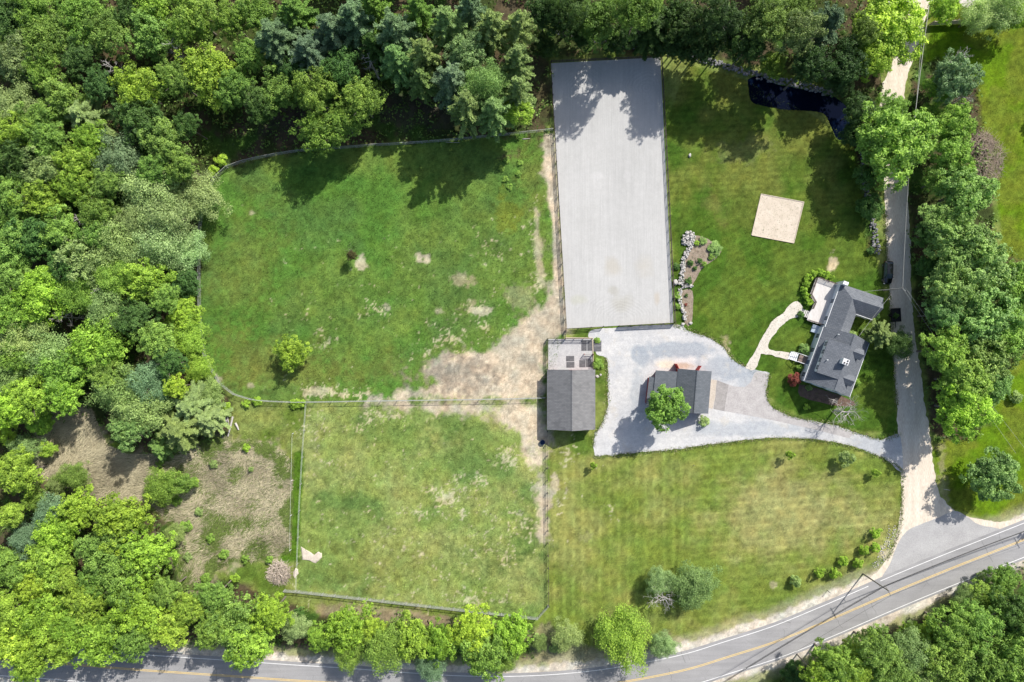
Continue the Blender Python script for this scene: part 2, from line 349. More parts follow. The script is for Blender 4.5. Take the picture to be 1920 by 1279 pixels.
    faces = np.stack([a, a+1, a+nx+1, a+nx], 1)
    m = mat('turf_and_soil', (.1, .15, .03), .95, .08); q = NT(m)
    at = q.n('ShaderNodeAttribute', attribute_name='col'); vec = q.coord('Object')
    n1 = q.noise(vec, 3.2, 5, .7); n2 = q.noise(vec, 11, 3, .6)
    f = q.rng(n1, .25, .75, .72, 1.30); f2 = q.rng(n2, .3, .7, .86, 1.14)
    q.base(q.mix(1.0, at.outputs['Color'], q.mix(1.0, f, f2, 'MULTIPLY'), 'MULTIPLY')); q.bump(q.math('ADD', n1, n2), .16, .7)
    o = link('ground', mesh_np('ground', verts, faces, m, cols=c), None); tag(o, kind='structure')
    return xs, ys, c.reshape(ny, nx, 3)

POND = [(1405, 150), (1425, 143), (1455, 158), (1500, 168), (1545, 174), (1575, 190), (1592, 215), (1600, 248), (1575, 260), (1562, 236), (1550, 212), (1520, 204), (1480, 203), (1440, 197), (1412, 186)]
GX, GY, GC = build_ground()
def ground_col(x, y):
    i = np.clip(np.searchsorted(GX, x), 0, len(GX)-1); j = np.clip(np.searchsorted(GY, y), 0, len(GY)-1); return GC[j, i]

# flat sheets of the setting ------------------------------------------------
def sheet(name, poly, z, m, jit=0.0, step=6.0, close=True, kind='structure'):
    pts = curve(poly+[poly[0]], step)[:-1] if jit >= 0 else list(poly)
    if jit > 0:
        a = np.array(pts); n1 = fbm(a[:, 0], a[:, 1], 9, 3, 3)-.5; n2 = fbm(a[:, 0], a[:, 1], 9, 3, 8)-.5
        a = a+np.stack([n1, n2], 1)*jit*2; pts = [tuple(p) for p in a]
    from mathutils.geometry import tessellate_polygon
    vs = [P(*p, 0)+Vector((0, 0, z)) for p in pts]; tr = tessellate_polygon([vs])
    fs = []
    for t in tr:
        a, b, c = (vs[i] for i in t); fs.append(tuple(t) if (b-a).cross(c-a).z > 0 else tuple(t)[::-1])
    o = link(name, mesh(name, vs, fs, m)); tag(o, kind=kind); return o
def ribbon(name, line, off, width, z, m, parent=None, skip=None):
    """painted stripe along a (u, v) line"""
    a = offset(line, off-width*PXM/2); b = offset(line, off+width*PXM/2); v = []; f = []
    for i in range(len(a)):
        v += [P(*a[i], 0)+Vector((0, 0, z)), P(*b[i], 0)+Vector((0, 0, z))]
        if i and not (skip and skip(a[i])): f.append((2*i-2, 2*i, 2*i+1, 2*i-1)[::-1])
    o = link(name, mesh(name, v, f, m), parent); return o

# materials of the sheets
def asphalt_mat():
    m = mat('road_asphalt', (.3, .3, .31), .85, .3); t = NT(m); v = t.coord('Object')
    a = t.noise(v, .12, 4); b = t.noise(v, 9, 4, .7); s = t.noise(t.coord('Object', (.05, .9, 1), (0, 0, R(-22))), 1.2, 4)
    c = t.ramp(a, [(.3, (.25, .248, .25)), (.7, (.315, .31, .31))]); c = t.mix(.35, c, t.ramp(s, [(.3, (.34, .34, .34)), (.7, (.62, .62, .62))]), 'OVERLAY')
    vo = t.n('ShaderNodeTexVoronoi', feature='DISTANCE_TO_EDGE'); w = t.mix(.12, v, t.n('ShaderNodeTexNoise').outputs[1]); t.l(w, vo.inputs['Vector']); vo.inputs['Scale'].default_value = .16
    ck = t.rng(vo.outputs['Distance'], 0, .006, .55, 0); msk = t.rng(t.noise(v, .3, 2), .5, .56, 0, 1)
    c = t.mix(t.math('MULTIPLY', ck, msk), c, (.12, .12, .12))
    c = t.mix(.35, c, t.ramp(b, [(.3, (.3, .3, .3)), (.7, (.72, .72, .72))]), 'OVERLAY'); t.base(c); t.bump(b, .01); return m
def gravel_mat():
    m = mat('driveway_gravel', (.5, .5, .5), .95, .15); t = NT(m); v = t.coord('Object'); w = t.noise(v, .35, 4)
    a = t.noise(v, .16, 5, .6); b = t.noise(v, 7, 4, .7); w2 = t.noise(v, 1.5, 6, .8)
    c = t.ramp(a, [(.35, (.41, .415, .42)), (.62, (.50, .495, .48))])
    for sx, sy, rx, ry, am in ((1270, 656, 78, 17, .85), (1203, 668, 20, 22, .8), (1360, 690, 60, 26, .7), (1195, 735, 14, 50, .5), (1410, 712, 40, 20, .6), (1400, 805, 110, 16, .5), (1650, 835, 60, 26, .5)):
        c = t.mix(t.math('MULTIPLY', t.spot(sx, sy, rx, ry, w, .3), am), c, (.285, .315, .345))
    c = t.mix(t.math('MULTIPLY', t.spot(1248, 683, 20, 9, w2, .5), .85), c, (.60, .53, .41))
    c = t.mix(t.math('MULTIPLY', t.spot(1280, 686, 22, 7, w2, .5), .85), c, (.40, .31, .23))
    tr = t.noise(t.coord('Object', (.10, 1.5, 1), (0, 0, R(14))), 1.0, 3); c = t.mix(.13, c, t.ramp(tr, [(.35, (.36, .36, .37)), (.65, (.62, .615, .60))]), 'OVERLAY')
    md = t.noise(v, .9, 5, .7); c = t.mix(.35, c, t.ramp(md, [(.32, (.36, .36, .38)), (.68, (.64, .635, .62))]), 'OVERLAY')
    c = t.mix(t.rng(t.noise(v, .25, 5, .7), .56, .68, 0, .5), c, (.47, .43, .36))
    c = t.mix(.6, c, t.ramp(b, [(.28, (.28, .28, .28)), (.72, (.74, .74, .74))]), 'OVERLAY'); t.base(c); t.bump(b, .03); return m
def arena_mat():
    m = mat('arena_footing', (.5, .5, .5), .95, .1); t = NT(m); w = t.noise(t.coord('Object'), .4, 4)
    s = t.noise(t.coord('Object', (3.4, .10, 1), (0, 0, R(-2.9))), 1.0, 4, .7); s2 = t.noise(t.coord('Object', (1.1, .02, 1), (0, 0, R(-2.9))), 1.0, 2)
    c = t.ramp(t.noise(t.coord('Object'), .1, 4), [(.3, (.405, .402, .388)), (.7, (.452, .448, .433))])
    c = t.mix(.17, c, t.ramp(s, [(.3, (.34, .34, .34)), (.7, (.66, .66, .66))]), 'OVERLAY'); c = t.mix(.10, c, t.ramp(s2, [(.3, (.36, .36, .36)), (.7, (.64, .64, .64))]), 'OVERLAY')
    for sx, sy, rx, ry, am, col in ((1150, 500, 16, 22, .6, (.40, .37, .31)), (1208, 500, 18, 20, .45, (.42, .39, .33)), (1165, 568, 26, 16, .75, (.37, .36, .32)), (1085, 562, 16, 10, .6, (.40, .40, .33)), (1232, 560, 6, 12, .5, (.42, .36, .28)), (1120, 330, 14, 8, .22, (.56, .55, .54)), (1175, 330, 7, 14, .22, (.56, .55, .54)), (1125, 350, 40, 24, .15, (.55, .54, .52)), (1100, 420, 30, 60, .25, (.40, .395, .375)), (1200, 250, 26, 60, .25, (.40, .395, .375)), (1150, 545, 12, 10, .7, (.36, .35, .31))):
        c = t.mix(t.math('MULTIPLY', t.spot(sx, sy, rx, ry, w), am), c, col)
    for (ru, rv), (mu, mv, mr, ms) in (((1212, 165), (1205, 150, 45, 34)), ((1165, 610), (1160, 578, 80, 26)), ((1090, 175), (1090, 150, 45, 34))):
        gg = t.n('ShaderNodeNewGeometry'); sb = t.n('ShaderNodeVectorMath', operation='DISTANCE'); t.l(gg.outputs[0], sb.inputs[0]); sb.inputs[1].default_value = tuple(P(ru, rv))
        ring = t.math('SINE', t.math('ADD', t.math('MULTIPLY', sb.outputs['Value'], 9.0), t.math('MULTIPLY', w, 16))); ring = t.rng(ring, -1, 1, .38, .62)
        rc = t.n('ShaderNodeCombineColor'); [t.l(ring, rc.inputs[i]) for i in range(3)]
        c = t.mix(t.math('MULTIPLY', t.spot(mu, mv, mr, ms, w), .2), c, t.mix(1.0, c, rc.outputs[0], 'OVERLAY'))
    g = t.noise(t.coord('Object'), 6, 4, .7); hp = t.noise(t.coord('Object'), .7, 6, .75); c = t.mix(.14, c, t.ramp(hp, [(.35, (.36, .355, .35)), (.65, (.62, .62, .62))]), 'OVERLAY'); c = t.mix(.25, c, t.ramp(g, [(.3, (.36, .36, .36)), (.7, (.64, .64, .64))]), 'OVERLAY')
    t.base(c); t.bump(t.math('ADD', s, t.math('MULTIPLY', g, .4)), .07, .5); return m
M_ASPH = asphalt_mat(); M_GRAV = gravel_mat(); M_ARENA = arena_mat()
M_DIRTROAD = noisy('dirt_road_gravel', (.53, .455, .365), (.65, .575, .475), .5, 5, stretch=(1.6, .25, 1), finemix=.35)
M_APRON = noisy('apron_asphalt', (.315, .31, .308), (.385, .38, .375), .3, 5, finemix=.3)
M_DRIVE = noisy('driveway_asphalt', (.335, .315, .305), (.41, .39, .375), .6, 5, finemix=.3)
M_DRIVE2 = noisy('driveway_patch', (.25, .235, .225), (.31, .295, .28), .8, 5, finemix=.3)
M_CONC = noisy('worn_concrete', (.40, .35, .29), (.46, .41, .35), .8, 6, finemix=.3)
M_DUST = noisy('stone_dust', (.50, .46, .39), (.60, .555, .48), .6, 6, finemix=.15)
M_SAND = noisy('pale_sand', (.50, .43, .34), (.60, .52, .425), .5, 5, finemix=.12)
M_SOIL = noisy('garden_mulch', (.20, .155, .115), (.30, .245, .19), 1.2, 6, finemix=.4)
M_PAD = noisy('pen_stone_dust', (.36, .36, .36), (.43, .43, .42), 1.0, 6, finemix=.3)
M_YEL = noisy('yellow_paint', (.62, .42, .13), (.70, .52, .22), .8, 9, finemix=.3, bump=0)
M_WHT = noisy('white_paint', (.66, .66, .65), (.8, .8, .79), .8, 9, finemix=.3, bump=0)

mid = curve(ROAD_MID, 8)
up, lo = offset(mid, -35), offset(mid, 35)
def strip(name, a, b, z, m):
    v = []; f = []
    for i in range(len(a)):
        v += [P(*a[i])+Vector((0, 0, z)), P(*b[i])+Vector((0, 0, z))]
        if i: f.append((2*i-2, 2*i-1, 2*i+1, 2*i))
    return tag(link(name, mesh(name, v, f, m)), kind='structure')
sheet('dirt_road', [(1712, -90), (1704, 10), (1700, 50), (1685, 90), (1668, 130), (1652, 170), (1650, 215), (1653, 265), (1656, 330), (1660, 400), (1662, 470), (1668, 560), (1672, 640), (1677, 700), (1681, 760), (1684, 815), (1689, 880), (1690, 930), (1687, 975), (1678, 1012), (1662, 1048), (1636, 1080), (1590, 1104), (1560, 1128), (1640, 1128), (1760, 1080), (1930, 1000), (1960, 948), (1925, 966), (1885, 978), (1840, 974), (1800, 963), (1775, 945), (1758, 918), (1750, 870), (1744, 815), (1734, 760), (1727, 700), (1718, 640), (1709, 560), (1707, 470), (1704, 400), (1702, 330), (1699, 265), (1695, 215), (1697, 170), (1706, 130), (1720, 90), (1732, 50), (1742, 10), (1750, -90)], .012, M_DIRTROAD, 3.2, 3)
sheet('farm_track', [(1640, -60), (1900, -60), (1880, 4), (1848, 12), (1812, 16), (1790, 2), (1735, 4), (1700, 6), (1660, 2)], .008, noisy('pale_track_gravel', (.5, .45, .43), (.6, .55, .52), .6, 6), 2.5)
sheet('asphalt_apron', [(1640, 1102), (1668, 1058), (1684, 1018), (1706, 992), (1740, 978), (1765, 968), (1790, 958), (1812, 968), (1836, 984), (1880, 994), (1860, 1012), (1770, 1050)], .024, M_APRON, 1.2)
strip('main_road', up, lo, .034, M_ASPH)
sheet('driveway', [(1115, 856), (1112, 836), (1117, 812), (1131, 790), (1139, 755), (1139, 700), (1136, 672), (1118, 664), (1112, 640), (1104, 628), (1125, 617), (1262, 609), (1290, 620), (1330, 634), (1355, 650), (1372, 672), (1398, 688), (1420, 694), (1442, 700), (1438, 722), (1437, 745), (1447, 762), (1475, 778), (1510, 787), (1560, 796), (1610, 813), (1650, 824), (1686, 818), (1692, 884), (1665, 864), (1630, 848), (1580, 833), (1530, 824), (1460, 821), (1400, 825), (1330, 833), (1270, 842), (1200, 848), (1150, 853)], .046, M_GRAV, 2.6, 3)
sheet('asphalt_drive', [(1330, 712), (1352, 717), (1378, 725), (1396, 726), (1408, 716), (1414, 700), (1420, 696), (1441, 702), (1437, 722), (1436, 745), (1446, 763), (1475, 779), (1510, 788), (1560, 798), (1600, 812), (1592, 822), (1530, 806), (1440, 786), (1360, 771), (1328, 764)], .058, M_DRIVE, -1)
sheet('asphalt_patch', [(1344, 713), (1366, 721), (1358, 771), (1338, 767)], .066, M_DRIVE2, -1)
sheet('garage_apron', [(1329, 711), (1344, 713), (1342, 730), (1341, 745), (1336, 767), (1325, 764)], .070, M_CONC, -1)
sheet('garden_path', [(1397, 691), (1414, 694), (1424, 672), (1432, 663), (1478, 674), (1482, 663), (1440, 652), (1458, 620), (1478, 600), (1500, 592), (1504, 578), (1497, 566), (1484, 569), (1468, 586), (1446, 604), (1428, 635), (1412, 665)], .074, M_DUST, 1.9, 3)
sheet('riding_arena', [(1033, 119), (1238, 108), (1263, 605), (1063, 616)], .09, M_ARENA, -1)
sheet('pen_floor', [(1028, 636), (1111, 634), (1112, 694), (1028, 694)], .05, M_PAD, -1)
sheet('garden_bed', [(1305, 441), (1322, 446), (1352, 466), (1343, 484), (1318, 502), (1302, 528), (1298, 536), (1283, 533), (1286, 485), (1300, 460)], .012, M_SOIL, 1.5)
sheet('lower_garden_bed', [(1277, 545), (1298, 546), (1297, 604), (1284, 606)], .012, M_SOIL, 1.0)
sheet('house_garden_bed', [(1498, 722), (1512, 722), (1600, 752), (1590, 762), (1540, 756), (1500, 742)], .012, noisy('dark_mulch', (.10, .065, .05), (.17, .11, .085), 1.2, 6), 2.5)
wm = mat('pond_water', (.003, .006, .016), .5, 0); NTw = NT(wm)
gl = NTw.n('ShaderNodeBsdfGlossy'); gl.inputs['Roughness'].default_value = 0; gl.inputs['Color'].default_value = (.30, .42, .85, 1); mxw = NTw.n('ShaderNodeMixShader'); fr_ = NTw.n('ShaderNodeFresnel'); fr_.inputs[0].default_value = 1.333  # glossy colour tints the sky's reflection blue and dims it
NTw.l(fr_.outputs[0], mxw.inputs[0]); df_ = NTw.n('ShaderNodeBsdfDiffuse'); df_.inputs[0].default_value = (.002, .005, .016, 1); NTw.l(df_.outputs[0], mxw.inputs[1]); NTw.l(gl.outputs[0], mxw.inputs[2]); NTw.l(mxw.outputs[0], NTw.t.nodes['Material Output'].inputs[0])
pw = link('pond_water', mesh('pond_water', [P(1375, 130)+Vector((0, 0, -.35)), P(1640, 130)+Vector((0, 0, -.35)), P(1640, 285)+Vector((0, 0, -.35)), P(1375, 285)+Vector((0, 0, -.35))], [(3, 2, 1, 0)], wm)); tag(pw, kind='structure')
def road_cracks():
    rnd = random.Random(12); v = []; f = []
    for k in range(46):
        i = rnd.randrange(4, len(mid)-4); w0, w1 = sorted((rnd.uniform(-33, 33), rnd.uniform(-33, 33)))
        if w1-w0 < 10: continue
        n = 7; wv = rnd.uniform(.012, .03); dr = rnd.uniform(-1, 1); prev = None
        for j in range(n):
            o = offset(mid, w0+(w1-w0)*j/(n-1)); p = P(*o[i])+Vector((dr*j*.10+rnd.gauss(0, .12), rnd.gauss(0, .05), .0385)); b_ = len(v)
            v += [p+Vector((-wv, 0, 0)), p+Vector((wv, 0, 0))]
            if prev is not None: f.append((prev, prev+1, b_+1, b_))
            prev = b_
    o = link('road_cracks', mesh('road_cracks', v, f, mat('tar_filled_crack', (.09, .09, .09), .9))); tag(o, kind='structure')
road_cracks()
gap = lambda p: 1634 < p[0] < 1652
e = empty('road_marking', P(960, 1290)); tag(e, 'double yellow centre line and white edge lines painted on the paved road', 'road marking')
for nm, off, w, m_, sk in (('centre_line', -1.15, .13, M_YEL, None), ('centre_line', 1.15, .13, M_YEL, None), ('edge_line', -29, .13, M_WHT, gap), ('edge_line', 30.5, .13, M_WHT, None)):
    o = ribbon(nm, mid, off, w, .046, m_, None, sk); o.parent = e; o.matrix_parent_inverse = Matrix.Translation(-e.location)
# sand square with timber border
sq = [(1427, 364), (1507, 379), (1488, 456), (1409, 441)]; c0 = P(1458, 410)
e = empty('sand_square', c0); tag(e, 'square of pale raked sand with timber border on the east lawn', 'sand pit')
lq = [P(*p)-c0 for p in sq]; MB().slab([(p.x, p.y, .08) for p in lq], .07).build('sand_bed', M_SAND, e)
M_TIM = noisy('pale_timber', (.45, .38, .29), (.55, .48, .38), 2, 9)
for i in range(4):
    a, b = lq[i], lq[(i+1) % 4]; MB().beam((a.x, a.y, .09), (b.x, b.y, .09), .14, .16).build('timber_edge', M_TIM, e)
# ================================================================= TREES
def leaf_mat():
    m = mat('leaves', (.08, .15, .03), .55, .25); t = NT(m)
    oi = t.n('ShaderNodeObjectInfo'); at = t.n('ShaderNodeAttribute', attribute_name='tint')
    v = t.rng(at.outputs['Fac'], 0, 1, .50, 1.55)
    hs = t.n('ShaderNodeHueSaturation'); t.l(oi.outputs['Color'], hs.inputs['Color']); t.l(v, hs.inputs['Value'])
    t.l(t.rng(at.outputs['Fac'], 0, 1, .512, .488), hs.inputs['Hue'])
    t.base(hs.outputs[0])
    tr = t.n('ShaderNodeBsdfTranslucent'); t.l(t.mix(1.0, hs.outputs[0], (1.15, 1.25, .6), 'MULTIPLY'), tr.inputs[0])
    mx = t.n('ShaderNodeMixShader'); mx.inputs[0].default_value = .25; out = t.t.nodes['Material Output']
    t.l(t.b.outputs[0], mx.inputs[1]); t.l(tr.outputs[0], mx.inputs[2]); t.l(mx.outputs[0], out.inputs[0]); return m
M_LEAF = leaf_mat()
M_BARK = noisy('bark', (.13, .11, .09), (.22, .19, .16), 3, 14, stretch=(1, 1, .2))
M_DEAD = noisy('bleached_wood', (.36, .33, .31), (.52, .49, .46), 3, 14)

def unit(a): return a/(np.linalg.norm(a, axis=-1, keepdims=True)+1e-9)
def leaves(cen, nor, size, rng, asp=.6, jn=.45, along=None):
    """diamond leaves: centres, normals -> verts, faces"""
    n = len(cen); nn = unit(nor+rng.normal(0, jn, (n, 3))); r = rng.normal(0, 1, (n, 3)) if along is None else along+rng.normal(0, .25, (n, 3))
    t = unit(np.cross(nn, np.cross(r, nn))); b = np.cross(nn, t); L = (size*rng.uniform(.7, 1.3, n))[:, None]*.5
    v = np.stack([cen-t*L, cen+b*L*asp, cen+t*L, cen-b*L*asp], 1).reshape(-1, 3)
    return v, np.arange(4*n).reshape(n, 4)
def fib(n, rng, zmin=-.35):
    k = np.arange(n)+.5; z = 1-(1-zmin)*k/n; ph = k*2.39996+rng.uniform(0, 6); r = np.sqrt(np.clip(1-z*z, 0, 1))
    return unit(np.stack([r*np.cos(ph), r*np.sin(ph), z], 1)+rng.normal(0, .13, (n, 3)))
def crown_mesh(name, seed, Rr=5.0, Hh=3.9, nl=48, lump=(.20, .32), ncl=42, nlf=8, leaf=.34, spread=.24, airy=0.0, zmin=-.35):
    rng = np.random.default_rng(seed); d = fib(nl, rng, zmin)
    lob = 1+.22*np.sin(3*np.arctan2(d[:, 1], d[:, 0])+rng.uniform(0, 6))*rng.uniform(.3, 1)+.12*np.sin(5*np.arctan2(d[:, 1], d[:, 0])+rng.uniform(0, 6))
    fr = rng.uniform(.66-airy*.35, .84, nl)*lob; lc = d*fr[:, None]*np.array([Rr, Rr, Hh]); lc[:, 2] += rng.normal(0, .25, nl)
    lr = Rr*rng.uniform(lump[0], lump[1], nl)
    ni = max(3, nl//6); ic = unit(rng.normal(0, 1, (ni, 3)))*rng.uniform(0, .4, (ni, 1))*Rr*np.array([1, 1, .7]); lc = np.concatenate([lc, ic]); lr = np.concatenate([lr, np.full(ni, Rr*.34)])
    out = unit(lc+np.array([0, 0, Hh*.35])); C = []; N = []; T = []
    for c, r_, o in zip(lc, lr, out):
        m = int(ncl*(r_/(Rr*.26))**1.6); nrm = unit(rng.normal(0, 1, (m, 3))+o*.75); p = c+nrm*r_*rng.uniform(.72, 1.12, (m, 1))*np.array([1, 1, .8])
        tint = np.clip(rng.normal(.5, .12)+rng.normal(0, .20, m), 0, 1)
        k = rng.poisson(nlf, m)+1; idx = np.repeat(np.arange(m), k); q = len(idx)
        off = rng.normal(0, spread, (q, 3)); off -= nrm[idx]*(np.abs(off*nrm[idx]).sum(1)*.5)[:, None]
        C.append(p[idx]+off); N.append(unit(nrm[idx]*.8+np.array([.12, .16, .75])+off/spread*.22)); T.append(np.clip(tint[idx]+rng.normal(0, .10, q), 0, 1))
    C = np.concatenate(C); N = np.concatenate(N); T = np.concatenate(T)
    v, f = leaves(C, N, leaf, rng); return mesh_np(name, v, f, M_LEAF, fattr={'tint': T}), (v, f, T)
def pine_mesh(name, seed, Rr=4.2, Ht=9.5, nw=15, nb=6, droop=.05, needle=.50):
    """feathery conifer crown: origin at crown base, Ht high"""
    rng = np.random.default_rng(seed); C = []; A = []; T = []
    for w in range(nw):
        f = w/(nw-1); z = Ht*(.02+.96*f**.92); L = Rr*(1-f**1.5)*rng.uniform(.8, 1.1)+.35
        if f < .15: L *= .8
        for b in range(nb+(rng.random() < .5)):
            a = 2*math.pi*(b/nb)+w*.9+rng.normal(0, .22); Lb = L*rng.uniform(.62, 1.12); up_ = .12+.55*f+rng.normal(0, .05)
            dr = np.array([math.cos(a), math.sin(a), 0]); sd_ = np.array([-math.sin(a), math.cos(a), 0]); tb = np.clip(rng.normal(.5, .13), 0, 1)
            nt_ = int(8+Lb*6)
            for t_ in np.linspace(.18, 1, nt_):
                base = dr*Lb*t_+np.array([0, 0, z+Lb*t_*up_-droop*(Lb*t_)**2]); wid = (.22+.34*Lb*.25)*(1-.6*t_)*rng.uniform(.5, 1.3)
                for s_ in (-1, 1):
                    k = 7; q = rng.uniform(.15, 1, k); dd = unit(dr*.75+sd_*s_*1.0+np.array([0, 0, .15])); c = base+dd*(q*wid*1.25)[:, None]+rng.normal(0, .06, (k, 3))
                    C.append(c); A.append(dd+rng.normal(0, .45, (k, 3))+np.array([0, 0, .25])); T.append(np.full(k, tb)+rng.normal(0, .13, k))
    C = np.concatenate(C); A = np.concatenate(A); T = np.clip(np.concatenate(T), 0, 1)
    v, f = leaves(C, np.tile([0, 0, 1.0], (len(C), 1)), needle, rng, asp=.30, jn=.40, along=unit(A)*2)
    return mesh_np(name, v, f, M_LEAF, fattr={'tint': T}), (v, f, T)
def bare_branches(mb, p, d, L, r, depth, rnd, n=5, up=.25, fork=(3, 4), shrink=.66):
    pts = [p]; q = Vector(p); dd = Vector(d)
    for i in range(3):
        dd = (dd+Vector((rnd.gauss(0, .16), rnd.gauss(0, .16), rnd.gauss(0, .10)+up*.12))).normalized(); q = q+dd*L/3; pts.append(q.copy())
    mb.tube(pts, [r, r*.85, r*.7, r*.5], max(3, n), False)
    if depth <= 0: return
    for k in range(rnd.randint(*fork)):
        t = rnd.choice((1, 2, 2, 3, 3)); ax = Vector((rnd.gauss(0, 1), rnd.gauss(0, 1), rnd.gauss(0, .5)+up)).normalized()
        bare_branches(mb, pts[t], (dd+ax*.95).normalized(), L*shrink*rnd.uniform(.75, 1.15), r*.5, depth-1, rnd, n-1, up, fork, shrink)
def trunk_mesh(name, seed, Rr=5.0, hc=8.0, spreadz=3.2, limbs=8):
    rnd = random.Random(seed); mb = MB(); lean = Vector((rnd.gauss(0, .25), rnd.gauss(0, .25), 0)); top = Vector((0, 0, hc+spreadz*.5))+lean
    mb.tube([(0, 0, -.3), (0, 0, .3), lean*.4+Vector((0, 0, hc*.45)), lean+Vector((0, 0, hc)), top], [.34, .25, .20, .13, .05], 7)
    for i in range(limbs):
        a = 2*math.pi*i/limbs+rnd.gauss(0, .3); z0 = hc*rnd.uniform(.5, .95); L = Rr*rnd.uniform(.55, .85)
        s0 = Vector((0, 0, z0))+lean*(z0/hc); e_ = s0+Vector((math.cos(a)*L, math.sin(a)*L, spreadz*rnd.uniform(.3, .9)))
        m_ = s0.lerp(e_, .5)+Vector((0, 0, .4)); mb.tube([s0, m_, e_], [.11, .07, .025], 5, False)
        for k in range(2):
            a2 = a+rnd.gauss(0, .7); mb.tube([m_, m_+Vector((math.cos(a2)*L*.4, math.sin(a2)*L*.4, 1.0))], [.05, .015], 4, False)
    return mb.mesh(name, M_BARK, True)
BIG = [crown_mesh('crown', s, 5, 3.9, nl=n, lump=l, ncl=13, nlf=18, leaf=.285, spread=.18, airy=.8) for s, n, l in ((16, 70, (.09, .30)), (17, 60, (.13, .33)), (11, 104, (.10, .22)), (12, 120, (.09, .20)), (13, 92, (.11, .25)), (14, 128, (.09, .19)), (15, 84, (.12, .26)))]
MAP = [crown_mesh('crown', s, 5, 3.7, nl=n, lump=(.11, .19), ncl=15, nlf=17, leaf=.31, spread=.18, airy=.4) for s, n in ((21, 120), (22, 132), (23, 108))]
WSP = [crown_mesh('crown', s, 5, 4.2, nl=n, lump=(.12, .26), ncl=26, nlf=7, leaf=.24, spread=.30, airy=.7, zmin=-.5) for s, n in ((31, 88), (32, 96))]
PIN = [pine_mesh('crown', s, 4.4, 9.5, nw=w, nb=b) for s, w, b in ((41, 14, 6), (42, 16, 6), (43, 13, 7))]
SML = [crown_mesh('crown', s, 2.6, 2.1, nl=26, lump=(.22, .36), ncl=26, nlf=7, leaf=.26, spread=.17) for s in (51, 52, 53)]
SHR = [crown_mesh('foliage', s, 1.0, .85, nl=16, lump=(.26, .40), ncl=16, nlf=6, leaf=.15, spread=.08, zmin=-.1) for s in (61, 62)]
TRK = [trunk_mesh('trunk', s) for s in (1, 2, 3, 4)]
def pine_trunk():
    mb = MB(); mb.tube([(0, 0, -.3), (0, 0, .3), (.1, 0, 6), (0, .1, 13.5)], [.36, .28, .2, .03], 7); return mb.mesh('trunk', M_BARK, True)
TRP = pine_trunk()
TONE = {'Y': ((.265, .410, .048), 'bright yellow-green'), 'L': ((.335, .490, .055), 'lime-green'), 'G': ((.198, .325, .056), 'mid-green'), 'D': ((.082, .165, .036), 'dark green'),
        'B': ((.175, .265, .125), 'blue-green'), 'O': ((.245, .340, .110), 'olive-green'), 'P': ((.30, .41, .145), 'pale sage-green'), 'M': ((.197, .312, .085), 'deep green'), 'R': ((.24, .07, .05), 'copper red')}
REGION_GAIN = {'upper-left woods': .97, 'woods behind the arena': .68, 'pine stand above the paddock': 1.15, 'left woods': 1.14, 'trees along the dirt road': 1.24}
KIND = {'b': 'leafy tree', 'm': 'dense lumpy-crowned tree', 'w': 'airy fine-leaved tree', 'p': 'feathery pine'}
rt = random.Random(5)
TREES = []     # (x, y, r, kind, tone, height)
def T(region, *rows):
    for r_ in rows: TREES.append((region,)+tuple(r_))
T('upper-left woods',
 (20, 33, 42, 'b', 'D'), (67, 20, 38, 'b', 'G'), (112, 62, 34, 'b', 'G'), (160, 35, 45, 'b', 'G'), (208, 60, 42, 'b', 'G'), (285, 10, 38, 'b', 'Y'), (245, 22, 30, 'b', 'D'), (285, 65, 45, 'b', 'G'), (340, 60, 30, 'b', 'G'), (370, 30, 48, 'b', 'G'), (435, 38, 36, 'b', 'G'),
 (85, 82, 44, 'b', 'G'), (33, 112, 45, 'b', 'O'), (80, 135, 34, 'b', 'G'), (188, 160, 30, 'b', 'D'), (150, 110, 36, 'b', 'D'), (262, 168, 46, 'b', 'Y'), (392, 138, 54, 'b', 'Y'), (330, 150, 36, 'b', 'G'), (120, 185, 42, 'b', 'G'),
 (158, 215, 44, 'p', 'P', 12), (35, 205, 45, 'w', 'O'), (33, 250, 40, 'b', 'Y'), (90, 262, 40, 'b', 'G'), (172, 262, 34, 'b', 'Y'), (262, 228, 44, 'b', 'D'), (312, 268, 42, 'b', 'G'), (440, 165, 36, 'b', 'G'), (75, 225, 34, 'b', 'G'),
 (518, 70, 50, 'p', 'B', 17), (580, 98, 46, 'p', 'B', 17), (622, 55, 42, 'p', 'B', 17), (480, 25, 38, 'b', 'G'), (550, 22, 38, 'p', 'G', 16), (470, 105, 30, 'b', 'G'), (525, 172, 44, 'b', 'G'), (590, 172, 44, 'b', 'G', 15), (602, 248, 44, 'b', 'G', 13), (485, 195, 32, 'b', 'D'), (560, 135, 34, 'b', 'D'),
 (228, 302, 46, 'w', 'B'), (88, 322, 46, 'b', 'O'), (150, 305, 40, 'b', 'Y'), (20, 300, 40, 'b', 'D'), (279, 363, 55, 'w', 'P'), (372, 368, 46, 'w', 'P', 8), (84, 378, 48, 'b', 'Y'), (318, 408, 50, 'w', 'P'), (185, 400, 38, 'b', 'G'), (20, 375, 42, 'b', 'G'), (350, 235, 26, 'b', 'D'), (205, 345, 34, 'b', 'G'), (260, 415, 34, 'w', 'O'), (140, 350, 34, 'b', 'Y'), (340, 310, 30, 'b', 'G'), (292, 320, 32, 'b', 'G'))
